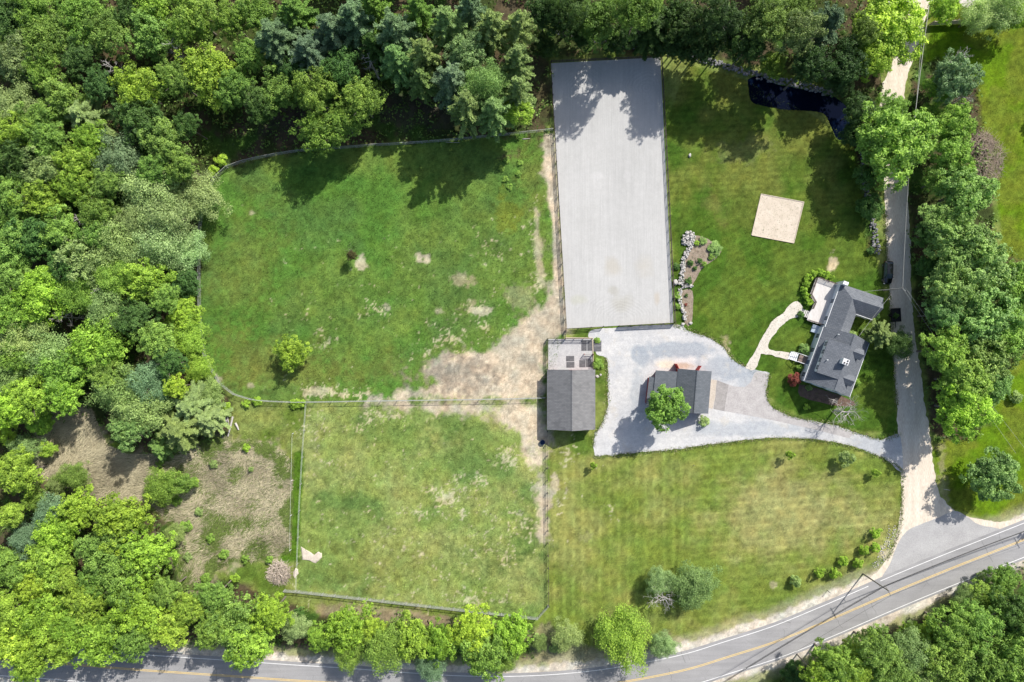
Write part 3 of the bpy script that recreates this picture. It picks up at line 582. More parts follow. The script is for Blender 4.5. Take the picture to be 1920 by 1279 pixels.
T('left woods',
 (27, 455, 48, 'b', 'G'), (70, 442, 42, 'b', 'D'), (112, 432, 38, 'b', 'G'), (160, 487, 55, 'b', 'O'), (228, 457, 48, 'w', 'O'), (308, 460, 50, 'w', 'P'), (352, 470, 36, 'w', 'P', 7), (275, 527, 48, 'b', 'Y'), (348, 527, 28, 'b', 'D', 7), (80, 553, 48, 'b', 'Y'), (146, 552, 36, 'w', 'G'), (202, 586, 42, 'w', 'O'), (343, 588, 34, 'b', 'Y', 8), (296, 638, 38, 'b', 'G'), (353, 632, 36, 'w', 'Y', 7),
 (20, 590, 42, 'b', 'G'), (50, 632, 44, 'w', 'O'), (102, 665, 48, 'w', 'O'), (190, 650, 58, 'b', 'Y'), (118, 695, 42, 'b', 'G'), (17, 715, 40, 'w', 'O'), (60, 745, 44, 'b', 'Y'), (122, 742, 36, 'b', 'Y'), (17, 765, 38, 'b', 'L'), (235, 732, 48, 'w', 'M'), (285, 715, 40, 'w', 'B'), (330, 725, 26, 'b', 'L'), (262, 768, 50, 'w', 'O'), (355, 760, 46, 'p', 'O', 10), (242, 808, 36, 'b', 'M'), (336, 805, 46, 'p', 'O', 10), (386, 782, 36, 'p', 'P', 8),
 (80, 793, 20, 'b', 'Y', 5), (13, 812, 18, 'b', 'L', 5), (50, 840, 28, 'w', 'O', 6), (90, 843, 14, 'b', 'Y', 4), (20, 520, 36, 'b', 'G'), (215, 520, 34, 'w', 'G'), (120, 500, 30, 'b', 'D'), (255, 595, 34, 'b', 'D'), (320, 680, 30, 'b', 'D'), (375, 690, 28, 'w', 'Y', 6), (395, 740, 24, 'w', 'O', 6), (30, 670, 34, 'b', 'G'), (200, 700, 30, 'b', 'G'), (310, 560, 26, 'b', 'G'), (180, 440, 30, 'b', 'G'), (300, 840, 26, 'p', 'M', 6))
T('lower-left woods',
 (33, 887, 42, 'b', 'Y'), (141, 893, 26, 'w', 'G', 6), (107, 908, 20, 'w', 'O', 5), (302, 915, 34, 'w', 'G', 6), (340, 905, 20, 'b', 'G', 5), (150, 950, 40, 'b', 'L'), (22, 965, 22, 'b', 'Y'), (97, 968, 36, 'w', 'B'), (228, 975, 50, 'b', 'Y'), (50, 1012, 30, 'w', 'B'), (110, 998, 38, 'b', 'L'), (100, 1050, 46, 'b', 'L'), (200, 1035, 48, 'b', 'G'), (278, 1040, 52, 'b', 'Y'), (20, 1062, 42, 'b', 'G'), (67, 1098, 30, 'b', 'L'), (238, 1088, 48, 'b', 'G'), (165, 1122, 42, 'b', 'Y'), (265, 1135, 50, 'b', 'Y'),
 (20, 1142, 44, 'b', 'Y'), (88, 1150, 54, 'b', 'Y'), (35, 1200, 55, 'b', 'L'), (100, 1206, 52, 'b', 'Y'), (188, 1196, 54, 'b', 'Y'), (252, 1195, 40, 'b', 'G'), (319, 1178, 38, 'b', 'L'), (402, 1115, 30, 'b', 'G'), (440, 1165, 60, 'b', 'G'), (470, 1205, 44, 'b', 'Y'), (402, 1180, 34, 'b', 'G'), (508, 1150, 36, 'b', 'Y'), (553, 1176, 26, 'w', 'P', 7), (55, 1250, 34, 'b', 'Y'), (310, 1110, 30, 'b', 'G'), (140, 1170, 34, 'b', 'Y'), (355, 1140, 30, 'b', 'Y'), (180, 1085, 30, 'b', 'G'), (65, 935, 26, 'b', 'G', 8), (330, 1000, 20, 'w', 'O', 4), (120, 1085, 26, 'b', 'Y'))
T('pine stand above the paddock',
 (665, 35, 44, 'p', 'B', 19), (700, 12, 34, 'p', 'G', 19), (742, 58, 46, 'p', 'B', 20), (838, 45, 42, 'p', 'O', 20), (785, 20, 34, 'p', 'G', 19), (882, 14, 34, 'p', 'B', 20), (922, 52, 40, 'p', 'O', 20), (973, 47, 34, 'p', 'O', 19), (795, 100, 36, 'p', 'O', 19), (875, 98, 38, 'b', 'O', 17), (850, 152, 46, 'p', 'B', 19), (912, 158, 40, 'w', 'M', 18), (970, 112, 34, 'p', 'O', 19), (972, 168, 34, 'p', 'O', 18),
 (925, 208, 38, 'p', 'O', 18), (874, 198, 38, 'p', 'O', 20), (968, 212, 24, 'b', 'Y', 11), (680, 190, 42, 'b', 'G', 14), (645, 228, 32, 'b', 'G', 11), (742, 110, 40, 'p', 'M', 18), (700, 85, 30, 'p', 'D', 16), (640, 130, 40, 'b', 'D', 14), (790, 148, 30, 'p', 'O', 15))
T('woods behind the arena',
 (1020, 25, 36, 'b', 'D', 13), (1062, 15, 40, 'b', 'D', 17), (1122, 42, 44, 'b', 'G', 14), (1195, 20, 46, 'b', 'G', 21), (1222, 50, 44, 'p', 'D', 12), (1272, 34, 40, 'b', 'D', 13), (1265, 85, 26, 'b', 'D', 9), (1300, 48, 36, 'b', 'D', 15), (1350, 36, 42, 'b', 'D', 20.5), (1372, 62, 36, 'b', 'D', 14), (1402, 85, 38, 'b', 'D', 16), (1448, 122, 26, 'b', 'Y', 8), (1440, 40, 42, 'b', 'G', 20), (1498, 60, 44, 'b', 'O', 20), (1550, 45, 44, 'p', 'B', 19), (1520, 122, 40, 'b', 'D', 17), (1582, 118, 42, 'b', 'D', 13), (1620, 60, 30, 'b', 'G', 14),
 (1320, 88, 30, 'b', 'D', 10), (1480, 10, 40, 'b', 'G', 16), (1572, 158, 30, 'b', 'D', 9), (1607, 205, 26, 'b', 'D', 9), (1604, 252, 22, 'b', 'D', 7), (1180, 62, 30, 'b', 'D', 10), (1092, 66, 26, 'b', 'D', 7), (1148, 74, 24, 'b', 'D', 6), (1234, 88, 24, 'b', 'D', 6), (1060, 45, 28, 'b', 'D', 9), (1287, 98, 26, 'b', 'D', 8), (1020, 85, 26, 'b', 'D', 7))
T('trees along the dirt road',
 (1664, 52, 70, 'm', 'Y', 13), (1632, 112, 38, 'b', 'Y', 11), (1664, 208, 32, 'b', 'G', 8), (1677, 270, 64, 'm', 'G', 15), (1640, 255, 28, 'b', 'G', 9), (1632, 390, 22, 'b', 'D', 5), (1625, 330, 20, 'b', 'D', 5), (1791, 148, 42, 'm', 'B', 12), (1757, 165, 22, 'b', 'G', 6), (1787, 232, 38, 'm', 'G', 11), (1784, 286, 40, 'm', 'G', 11), (1804, 363, 55, 'm', 'M', 13), (1760, 340, 30, 'b', 'G', 9), (1742, 215, 20, 'b', 'G', 5), (1797, 455, 56, 'm', 'M', 14), (1758, 415, 34, 'b', 'M', 11), (1838, 512, 54, 'm', 'M', 13), (1780, 540, 52, 'm', 'M', 14), (1905, 540, 48, 'm', 'G', 13), (1846, 592, 60, 'm', 'M', 14), (1772, 660, 44, 'm', 'G', 14), (1845, 672, 54, 'm', 'M', 13), (1806, 715, 46, 'm', 'G', 14), (1804, 768, 50, 'm', 'Y', 14), (1898, 625, 44, 'm', 'G', 13), (1768, 590, 34, 'b', 'M', 12), (1735, 440, 22, 'b', 'D', 6), (1742, 500, 24, 'b', 'D', 7), (1860, 720, 36, 'm', 'M', 11),
 (1768, 14, 34, 'b', 'L', 9), (1832, 26, 30, 'w', 'P', 9), (1872, 18, 40, 'w', 'P', 10), (1908, 30, 26, 'b', 'Y', 8))
T('woods across the paved road',
 (1563, 1243, 44, 'b', 'G'), (1530, 1266, 28, 'b', 'Y'), (1642, 1219, 42, 'b', 'G'), (1700, 1229, 40, 'w', 'O'), (1783, 1180, 42, 'b', 'G'), (1766, 1236, 46, 'b', 'G'), (1833, 1170, 44, 'b', 'G'), (1880, 1088, 36, 'b', 'G', 7), (1848, 1128, 38, 'b', 'G', 8), (1900, 1150, 46, 'b', 'D'), (1900, 1215, 54, 'b', 'G'), (1833, 1245, 46, 'b', 'G'), (1812, 1122, 22, 'w', 'O', 6), (1600, 1262, 34, 'w', 'Y'), (1672, 1262, 40, 'b', 'G'), (1730, 1190, 28, 'b', 'Y', 8), (1485, 1259, 17, 'b', 'D', 4), (1600, 1222, 26, 'b', 'Y', 7), (1885, 1265, 46, 'b', 'G'), (1720, 1268, 36, 'w', 'O'))
T('roadside tree row below the paddock',
 (600, 1195, 26, 'b', 'Y', 8), (652, 1178, 42, 'b', 'Y', 10), (722, 1212, 42, 'w', 'G', 11), (655, 1226, 28, 'w', 'G', 8), (775, 1195, 42, 'b', 'Y', 11), (828, 1204, 36, 'b', 'Y', 10), (810, 1250, 28, 'w', 'B', 8), (884, 1182, 38, 'b', 'L', 11), (908, 1220, 52, 'b', 'G', 12), (960, 1186, 38, 'b', 'Y', 10), (1062, 1190, 28, 'w', 'P', 6), (1170, 1195, 52, 'w', 'Y', 10), (1243, 1208, 24, 'w', 'P', 6), (700, 1180, 28, 'b', 'L', 9), (945, 1240, 26, 'w', 'G', 8), (1012, 1205, 16, 'w', 'O', 3))

def add_tree(x, y, r, kind, tone, ht=None, label=None, group=None, cat='tree', name=None, jitter=True, gain=1.0):
    rad = r*1.06/PXM
    if ht is None: ht = {'b': 12.0, 'm': 12.5, 'w': 10.5, 'p': 16.0}[kind]*(.86+.28*min(1, r/50.))
    col = np.array(TONE[tone][0])*gain;
    if jitter: col = col*(1+rt.uniform(-.10, .10))*np.array([1+rt.uniform(-.10, .07), 1, 1+rt.uniform(-.12, .15)])
    if kind == 'p':
        hb = ht*.28; me = rt.choice(PIN)[0]; zc = ht*.72; gp = P(x, y, zc); rad *= (1-zc/H_CAM)
        e = empty(name or 'pine_tree', (gp.x, gp.y, 0), rt.uniform(0, 6.28)); s = rad/4.2
        c = link('crown', me, e); c.location = (0, 0, hb); c.scale = (s, s, (ht-hb)/9.6)
        t_ = link('trunk', TRP, e); t_.scale = (ht/16, ht/16, ht/13.6*.97)
    else:
        hh = min(rad*.80, ht*.42); hc = ht-hh; rad *= (1-hc/H_CAM); gp = P(x, y, hc)
        if kind == 'm': me, nr = rt.choice(MAP)[0], 4.75
        elif kind == 'w': me, nr = rt.choice(WSP)[0], 4.7
        else: me, nr = (rt.choice(SML)[0], 2.5) if rad < 2.9 else (rt.choice(BIG)[0], 4.7)
        e = empty(name or 'broadleaf_tree', (gp.x, gp.y, 0), rt.uniform(0, 6.28)); s = rad/nr
        c = link('crown', me, e); c.location = (0, 0, hc); c.scale = (s*rt.uniform(.88, 1.14), s*rt.uniform(.88, 1.14), s*hh/(rad*.78))
        t_ = link('trunk', rt.choice(TRK), e); t_.scale = (s*nr/4.7*.9, s*nr/4.7*.9, hc/8.0)
    c.color = (*col, 1); tag(e, label, cat, group); return e

ORD = 'first second third fourth fifth sixth seventh eighth ninth tenth eleventh twelfth thirteenth fourteenth fifteenth sixteenth seventeenth eighteenth nineteenth twentieth'.split()
def sizeword(r): return 'small' if r < 30 else ('broad' if r > 49 else 'medium')
regs = {}
for t_ in TREES: regs.setdefault(t_[0], []).append(t_)
for reg, ts in regs.items():
    ts.sort(key=lambda a: a[2]); nrow = max(1, round(math.sqrt(len(ts))*.85)); per = math.ceil(len(ts)/nrow)
    if 'row below' in reg: per = len(ts)
    for ri in range(0, len(ts), per):
        row = sorted(ts[ri:ri+per], key=lambda a: a[1])
        for ci, t_ in enumerate(row):
            kind, tone, r = t_[4], t_[5], t_[3]; tn = TONE[tone][1]
            place = f'{ORD[ci]} from left' if per == len(ts) else f'{ORD[ci]} from left in {ORD[ri//per]} row down'
            lab = f'{sizeword(r)} {tn} {KIND[kind]}, {place}, {reg}'
            if len(lab.split()) > 16: lab = lab.replace(sizeword(r)+' ', '', 1)
            if len(lab.split()) > 16: lab = lab.replace(' the ', ' ')
            if len(lab.split()) > 16: lab = lab.replace(' in ', ', ', 1)
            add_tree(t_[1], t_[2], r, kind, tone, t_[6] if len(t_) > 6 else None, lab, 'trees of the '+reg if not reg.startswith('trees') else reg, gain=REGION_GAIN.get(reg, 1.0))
# single trees
add_tree(548, 662, 29, 'b', 'Y', 6.4, 'lone round yellow-green tree standing in the middle of the large paddock')
add_tree(1248, 762, 41, 'm', 'G', 11.5, 'bright green broad tree overhanging the two dark garage roofs')
add_tree(1861, 893, 53, 'm', 'M', 10.5, 'round deep green tree alone on the lawn by the road junction')
add_tree(1653, 628, 28, 'p', 'O', 8, 'olive spiky evergreen tree between the house and the dirt road')
add_tree(1685, 645, 26, 'w', 'D', 6, 'dark shaded tree leaning over the dirt road beside the small trailer')
add_tree(1300, 1096, 38, 'w', 'M', 6.5, 'rounded blue-green tree on the front lawn next to the bleached dead tree')
# saplings and bushes
def shrub(x, y, r, tone, label, ht=None, group=None, name='shrub', cat='shrub', me=None):
    rad = r/PXM; ht = ht or rad*1.7; zc = ht*.5; gp = P(x, y, zc)
    e = empty(name, (gp.x, gp.y, 0), rt.uniform(0, 6.28)); s = rad/1.28
    f = link('foliage', me or rt.choice(SHR)[0], e); f.location = (0, 0, ht*.44); f.scale = (s, s, ht/1.85)
    col = np.array(TONE[tone][0])*(1+rt.uniform(-.1, .1)); f.color = (*(col*1.2), 1)
    mb = MB()
    for k in range(4):
        a = k*1.57; mb.tube([(0, 0, -.05), (math.cos(a)*rad*.3, math.sin(a)*rad*.3, ht*.6)], [.04, .015], 4)
    link('stem', mb.mesh('stem', M_BARK), e); tag(e, label, cat, group); return e
posw = ['at the lower-left end', 'second from the lower-left end', 'third from the lower-left end', 'fourth from the lower-left end', 'fifth from the lower-left end', 'third from the upper-right end', 'second from the upper-right end', 'at the upper-right end']
for (x, y, r), pw_, tn in zip(((1493, 1090, 14), (1537, 1074, 13), (1565, 1075, 14), (1582, 1053, 12.5), (1609, 1056, 13), (1620, 1031, 13), (1641, 1026, 12), (1642, 999, 14)), posw, 'OYYYYYYY'):
    shrub(x, y, r*.86, tn, f'round clipped shrub {pw_} of the curved lawn row near the road', group='round shrubs along the road bend')
for i, (x, y, r) in enumerate(((1517, 566, 9), (1512, 554, 8), (1508, 543, 8), (1512, 532, 9), (1516, 521, 9), (1525, 513, 9), (1537, 511, 9), (1548, 515, 9), (1557, 521, 7))):
    shrub(x, y, r, 'Y', f'{ORD[i]} rounded bush of the hedge round the deck, counted from the deck steps', ht=1.5, group='hedge bushes round the deck')
shrub(1489, 711, 15, 'R', 'copper-red rounded shrub beside the front steps of the house', ht=2.4)
shrub(1500, 690, 8, 'G', 'small green bush between the front steps and the red shrub', ht=1.2)
shrub(1510, 655, 13, 'M', 'bushy green shrub on the grass between the two house paths', ht=1.8)
shrub(1502, 590, 8, 'D', 'low dark bush just below the deck steps', ht=1.0)
shrub(1599, 627, 9, 'P', 'pale yellow-green bush in the angle between the two house wings', ht=1.6)
shrub(1607, 718, 8, 'G', 'small green shrub against the long east wall of the house', ht=1.3)
shrub(1517, 727, 7, 'O', 'small greyish shrub in the dark mulch bed south of the house', ht=.9)
shrub(1512, 763, 7, 'Y', 'small yellow-green shrub in the shade south of the mulch bed', ht=.9)
shrub(1320, 790, 12, 'P', 'white-flowering shrub at the lower corner of the main garage', ht=1.5)
shrub(1340, 466, 16, 'M', 'spreading green shrub at the top right of the walled garden bed', ht=.9)
shrub(1318, 452, 9, 'M', 'blue-green low shrub at the top of the walled garden bed', ht=.8)
shrub(1306, 456, 6, 'Y', 'small yellowish shrub next to the stone wall head', ht=.7)
shrub(1295, 493, 7, 'D', 'round dark shrub against the middle of the garden wall', ht=.9)
shrub(1312, 489, 6, 'D', 'oval dark shrub in the middle of the walled garden bed', ht=.9)
shrub(1320, 495, 6, 'G', 'green shrub touching the oval dark one in the garden bed', ht=.8)
shrub(1303, 503, 5, 'D', 'tiny dark shrub near the lower edge of the upper garden bed', ht=.7)
shrub(1291, 527, 8, 'D', 'large dark shrub at the bottom of the upper garden bed', ht=1.1)
shrub(1334, 482, 7, 'G', 'leafy green clump at the right tip of the garden bed', ht=.6)
shrub(1287, 554, 4, 'D', 'tiny dark plant in the lower garden bed', ht=.5)
shrub(1286, 571, 3.5, 'R', 'tiny reddish plant in the lower garden bed', ht=.5)
shrub(1268, 500, 8, 'D', 'weedy dark bush between arena fence and upper garden wall', ht=.8)
shrub(1270, 555, 8, 'G', 'weedy green bush between arena fence and lower garden wall', ht=.8)
shrub(1271, 575, 7, 'G', 'second weedy green bush down beside the lower garden wall', ht=.8)
shrub(1121, 682, 12, 'G', 'low green bush at the right side of the barn pen', ht=.8)
shrub(1120, 638, 7, 'G', 'weedy tuft growing over the outer rubber mat by the barn pen', ht=.5)
shrub(462, 840, 9, 'Y', 'small round yellow-green bush in the rough ground left of the small paddock', ht=1.4)
shrub(462, 757, 9, 'Y', 'bush with dark shadow under the curved fence corner', ht=1.2)
shrub(482, 752, 11, 'Y', 'wider bush under the wire fence left of the fence junction', ht=1.1)
shrub(552, 757, 12, 'Y', 'long low bush under the fence at the paddock corner', ht=1.1)
shrub(566, 757, 9, 'Y', 'last low bush before the fence junction', ht=1.0)
shrub(415, 300, 14, 'L', 'bright yellow shrub outside the fence at the upper-left paddock bend', ht=1.6)
shrub(400, 320, 12, 'L', 'lower bright yellow shrub outside the fence bend', ht=1.4)
shrub(348, 988, 13, 'G', 'single green bush standing in the dry reeds', ht=1.8)
for i, (x, y, r, tn) in enumerate(((372, 960, 9, 'O'), (395, 1010, 10, 'G'), (330, 940, 12, 'G'), (365, 905, 10, 'Y'), (420, 1040, 11, 'G'), (460, 1048, 9, 'G'), (352, 1045, 10, 'O'), (300, 870, 8, 'G'), (400, 870, 10, 'O'), (210, 945, 10, 'G'), (385, 1085, 12, 'G'), (440, 1085, 10, 'Y'), (470, 880, 6, 'O'), (505, 1050, 8, 'G'))):
    shrub(x, y, r, tn, f'low green scrub clump in and round the dry reeds, {ORD[sorted([372, 395, 330, 365, 420, 460, 352, 300, 400, 210, 385, 440, 470, 505]).index(x)]} from the left', ht=1.3, group='scrub clumps in the dry reeds')
shrub(425, 765, 12, 'Y', 'yellow-green bush beside the pale pine near the fallen logs', ht=1.5)
shrub(1633, 470, 9, 'D', 'dark bush at the roadside opposite the parked black car', ht=1.2)
shrub(1640, 590, 12, 'D', 'dark shaded shrub behind the east wing of the house', ht=1.6)
shrub(1010, 1200, 14, 'O', 'scrubby olive bush at the right end of the roadside tree row', ht=1.6)
shrub(1040, 1215, 12, 'O', 'scrubby olive bush by the sandy verge under the pale sage tree', ht=1.3)
shrub(560, 1150, 13, 'D', 'dark low bush below the paddock fence corner', ht=1.6)
for i, (x, y, r) in enumerate(((1690, 1195, 16), (1712, 1178, 15), (1745, 1170, 18), (1790, 1138, 16), (1815, 1108, 16), (1640, 1200, 16), (1600, 1225, 15), (1840, 1085, 14), (1575, 1232, 14))):
    shrub(x, y, r, 'GOY'[i % 3], f'low bush at the sunny edge of the woods across the road, {ORD[sorted([1575, 1600, 1640, 1690, 1712, 1745, 1790, 1815, 1840]).index(x)]} from left', ht=2.2, group='bushes at the edge of the woods across the road')
shrub(1905, 745, 14, 'O', 'brownish bush at the right edge of the photo below the maples', ht=2)
rs = random.Random(3)
for i, (x, y) in enumerate(((936, 296), (950, 300), (962, 292), (975, 305), (985, 318), (940, 316), (955, 322), (972, 326), (930, 330), (948, 336), (962, 342), (956, 350), (985, 300))):
    if i % 2 == 0: continue
    shrub(x, y, 7, 'G', f'blue-green weed clump, {ORD[i//2]} from top in the patch right of the paddock shade', ht=.55, group='weed clumps in the upper paddock')
# saplings
for x, y, r, ht, tone, lab in ((1113, 873, 6, 2.6, 'Y', 'thin young tree on the lawn corner below the gravel drive'), (1481, 853, 7, 3.2, 'Y', 'left one of three young trees in the front lawn'), (1587, 860, 13, 3.4, 'O', 'middle and widest of three young trees in the front lawn'), (1642, 887, 7, 2.4, 'Y', 'right and smallest of three young trees in the front lawn')):
    rad = r/PXM; hc = ht*.66; gp = P(x, y, hc); e = empty('young_tree', (gp.x, gp.y, 0), 1.0); c = link('crown', SHR[0][0], e); c.location = (0, 0, hc); c.scale = (rad, rad, ht*.4); c.color = (*TONE[tone][0], 1)
    MB().tube([(0, 0, -.1), (0, 0, ht*.7)], [.05, .03], 5).build('trunk', M_BARK, e); tag(e, lab, 'young tree', 'young trees on the front lawn')
# sparse paddock bush with its thin tree
e = empty('young_tree', P(664, 482, 0), 0); mb = MB(); bare_branches(mb, (0, 0, 0), (0, 0, 1), 2.2, .07, 3, random.Random(9)); mb.build('trunk', M_BARK, e)
c = link('crown', WSP[0][0], e); c.location = (0, 0, 2.8); c.scale = (.26, .26, .38); c.color = (.09, .08, .03, 1); tag(e, 'thin brownish young tree casting a long shadow in the large paddock', 'young tree')
# dead and bare trees
def dead_tree(x, y, r, ht, seed, label, depth=4, name='dead_tree', mat_=None, upb=.3):
    gp = P(x, y, ht*.6); e = empty(name, (gp.x, gp.y, 0)); rnd = random.Random(seed); mb = MB(); rad = r/PXM
    mb.tube([(0, 0, -.2), (0, 0, ht*.5), (.2, .1, ht)], [.22, .15, .03], 6); nb = 13
    for k in range(nb):
        z = ht*(.3+.62*k/nb); a = k*2.4+rnd.gauss(0, .3); L = rad*(1.15-.6*k/nb)
        bare_branches(mb, Vector((0, 0, z)), Vector((math.cos(a), math.sin(a), .35)), L*.62, .07, depth-1, rnd, 4, upb, (3, 4), .6)
    mb.build('trunk', mat_ or M_DEAD, e); tag(e, label, 'dead tree', None); return e
dead_tree(1583, 773, 36, 7.5, 4, 'bare pale tree with lacy branches on the lawn south of the house', name='bare_tree', depth=4)
dead_tree(1242, 1118, 30, 7.0, 8, 'bleached grey dead tree on the front lawn left of the blue-green tree')
add_tree(1236, 1090, 24, 'w', 'P', 6, 'pale green thin tree behind the bleached dead tree on the front lawn')
for i, (x, y, r, h, lab) in enumerate(((168, 353, 24, 11, 'grey leafless tree in the left woods, left of two bare crowns near y-third'), (208, 340, 22, 11, ''), (333, 95, 20, 12, ''), (218, 132, 20, 12, ''), (158, 417, 18, 10, ''), (697, 121, 22, 13, ''), (124, 595, 22, 10, ''), (185, 700, 24, 9, ''), (118, 548, 18, 10, ''), (200, 545, 26, 10, ''), (120, 1008, 18, 9, ''), (118, 1128, 16, 9, ''), (285, 735, 22, 10, ''), (470, 1198, 16, 9, ''), (1800, 185, 30, 8, ''), (1795, 110, 24, 9, ''))):
    labs = ['grey leafless tree, left one of the two bare crowns below the pale wispy pine', 'grey leafless tree, right one of the two bare crowns below the pale wispy pine', 'bare grey branches above the bright yellow-green tree in the upper-left woods', 'bare grey branches just left above the bright yellow-green tree', 'leafless grey tree below the two neighbouring bare crowns in the left woods', 'leafless conifer skeleton at the foot of the tall blue-green pine', 'round grey leafless crown far left in the left woods', 'leafless dead tree by the dark gap above the dry reeds', 'leafless grey top above the round grey crown in the left woods', 'wide tangle of grey bare branches in the centre of the left woods', 'pale dead stem over the lime-green trees in the lower-left woods', 'white dead branches in the shaded hollow of the lower-left woods', 'grey dead branches within the blue-green trees above the reeds', 'grey dead twigs over the road side of the lower-left woods', 'bare pale branches on the right side of the blue-green roadside tree', 'bare pale branches above the blue-green tree by the power lines']
    dead_tree(x, y, r, h, 20+i, labs[i], depth=3)
# woods outside the photograph and undergrowth ------------------------------
def outer_woods():
    rng = np.random.default_rng(99); V = []; F = []; Tn = []; n = 0; src = [(BIG[0][1], 4.7), (BIG[1][1], 4.7), (WSP[0][1], 4.7)]
    pts = []
    for k in range(1200):
        x, y = rng.uniform(-165, 165), rng.uniform(-118, 118)
        if abs(x) < 119 and abs(y) < 80: continue
        u_, v_ = 960+x*PXM, 639.5-y*PXM
        if v_ > 1150 and -400 < u_ < 1500 and v_ < 1345: continue
        if u_ > 1700 and 300 < v_ < 1080 and not (u_ < 2000 and 420 < v_ < 650): continue
        if 1640 < u_ < 1900 and v_ < 60: continue
        if u_ > 1450 and 900 < v_ < 1110: continue
        if all((x-a)**2+(y-b)**2 > 58 for a, b in pts): pts.append((x, y))
    for x, y in pts:
        (v, f, t), nr = src[rng.integers(3)]; m = len(f); k = rng.random(m) < .10; idx = np.where(k)[0]; s = rng.uniform(.95, 1.35); q = v.reshape(-1, 4, 3)[idx]; c = q.mean(1, keepdims=True)
        q = c+(q-c)*2.4; q = q.reshape(-1, 3)*s; q[:, 0] += x; q[:, 1] += y; q[:, 2] += rng.uniform(8, 10)
        V.append(q); F.append(np.arange(len(q)).reshape(-1, 4)+n); n += len(q); Tn.append(np.clip(t[idx]*.6+rng.uniform(0, .4), 0, 1))
    o = link('surrounding_woods', mesh_np('surrounding_woods', np.concatenate(V), np.concatenate(F), M_LEAF, fattr={'tint': np.concatenate(Tn)})); o.color = (.13, .22, .05, 1)
    tag(o, 'continuous mixed green woodland beyond the edges of the property', 'woods', kind='stuff')
outer_woods()
def scatter(n, polys, rng, lim=True):
    out = np.zeros((0, 2))
    while len(out) < n:
        p = np.stack([rng.uniform(-40, 1960, n), rng.uniform(-30, 1310, n)], 1); m = np.zeros(n, bool)
        for w in polys: m |= sdpoly(p[:, 0], p[:, 1], w) < 0
        out = np.concatenate([out, p[m]])
    return out[:n]
def undergrowth():
    rng = np.random.default_rng(5); c = scatter(5200, WOODS, rng); h = rng.uniform(.3, 2.6, len(c))**1.0; k = 9
    idx = np.repeat(np.arange(len(c)), k); w = np.array([((u_-960)/PXM, (639.5-v_)/PXM) for u_, v_ in c])
    d = unit(rng.normal(0, 1, (len(idx), 3))); d[:, 2] = np.abs(d[:, 2]); cen = np.stack([w[idx, 0], w[idx, 1], np.zeros(len(idx))], 1)+d*np.array([1, 1, 1.0])*(h[idx]*.62)[:, None]; cen[:, 2] += .1
    v, f = leaves(cen, d+np.array([0, 0, .5]), .52, rng); t = np.clip(np.repeat(rng.uniform(0, 1, len(c)), k)+rng.normal(0, .1, len(idx)), 0, 1)
    o = link('undergrowth', mesh_np('undergrowth', v, f, M_LEAF, fattr={'tint': t})); o.color = (.13, .22, .045, 1); tag(o, 'low leafy undergrowth covering the woodland floor between trunks', 'undergrowth', kind='stuff')
undergrowth()
def blade_mat(name, mul=1.0):
    m = mat(name, (.2, .2, .1), .8, .1); t = NT(m); at = t.n('ShaderNodeAttribute', attribute_name='col'); t.base(at.outputs['Color']); return m
def blades(name, c, ang, tilt, length, width, cols, rng, label, cat):
    """flat tapering blades: ground pixels c, heading ang, tilt from the vertical"""
    n = len(c); x = (c[:, 0]-960)/PXM; y = (639.5-c[:, 1])/PXM; d = np.stack([np.cos(ang)*np.sin(tilt), np.sin(ang)*np.sin(tilt), np.cos(tilt)], 1)
    s = np.stack([-np.sin(ang), np.cos(ang), np.zeros(n)], 1)*(width*.5)[:, None]; b = np.stack([x, y, rng.uniform(0, .12, n)], 1)
    v = np.stack([b-s, b+s, b+d*length[:, None]], 1).reshape(-1, 3); f = np.arange(3*n).reshape(n, 3)
    o = link(name, mesh_np(name, v, f, M_BLADE, cols=np.repeat(cols, 3, 0))); tag(o, label, cat, kind='stuff')
M_BLADE = blade_mat('dry_and_green_blades')
rng = np.random.default_rng(17)
c = scatter(52000, [MARSH], rng); ang = math.pi+.25+(fbm(c[:, 0], c[:, 1], 40, 3, 5)-.5)*4.5+rng.normal(0, .35, len(c))*np.where(c[:, 0] > 380, 2.6, 1); n = len(c)
tt = np.clip(fbm(c[:, 0], c[:, 1], 34, 3, 9)*.8+rng.normal(0, .28, n)*.6+.1, 0, 1)[:, None]; cols = np.array([.20, .175, .115])*(1-tt)+np.array([.58, .52, .345])*tt
gr = (fbm(c[:, 0], c[:, 1], 44, 3, 30)+rng.normal(0, .08, n) > .60) & (c[:, 0] > 300); gr |= (rng.random(n) < .13) & (c[:, 0] > 290); dm = -sdpoly(c[:, 0], c[:, 1], MARSH); gr |= (dm < 26) & (c[:, 0] > 300) & (fbm(c[:, 0], c[:, 1], 16, 3, 44) > .38+dm*.008); cols[gr] = np.array([.12, .17, .04])*rng.uniform(.7, 1.3, (gr.sum(), 1))
blades('dry_reeds', c, ang, rng.uniform(.9, 1.5, n), rng.uniform(.5, 1.3, n), rng.uniform(.05, .13, n), cols, rng, 'flattened straw-brown dry reeds covering the marsh beside the left woods', 'reeds')
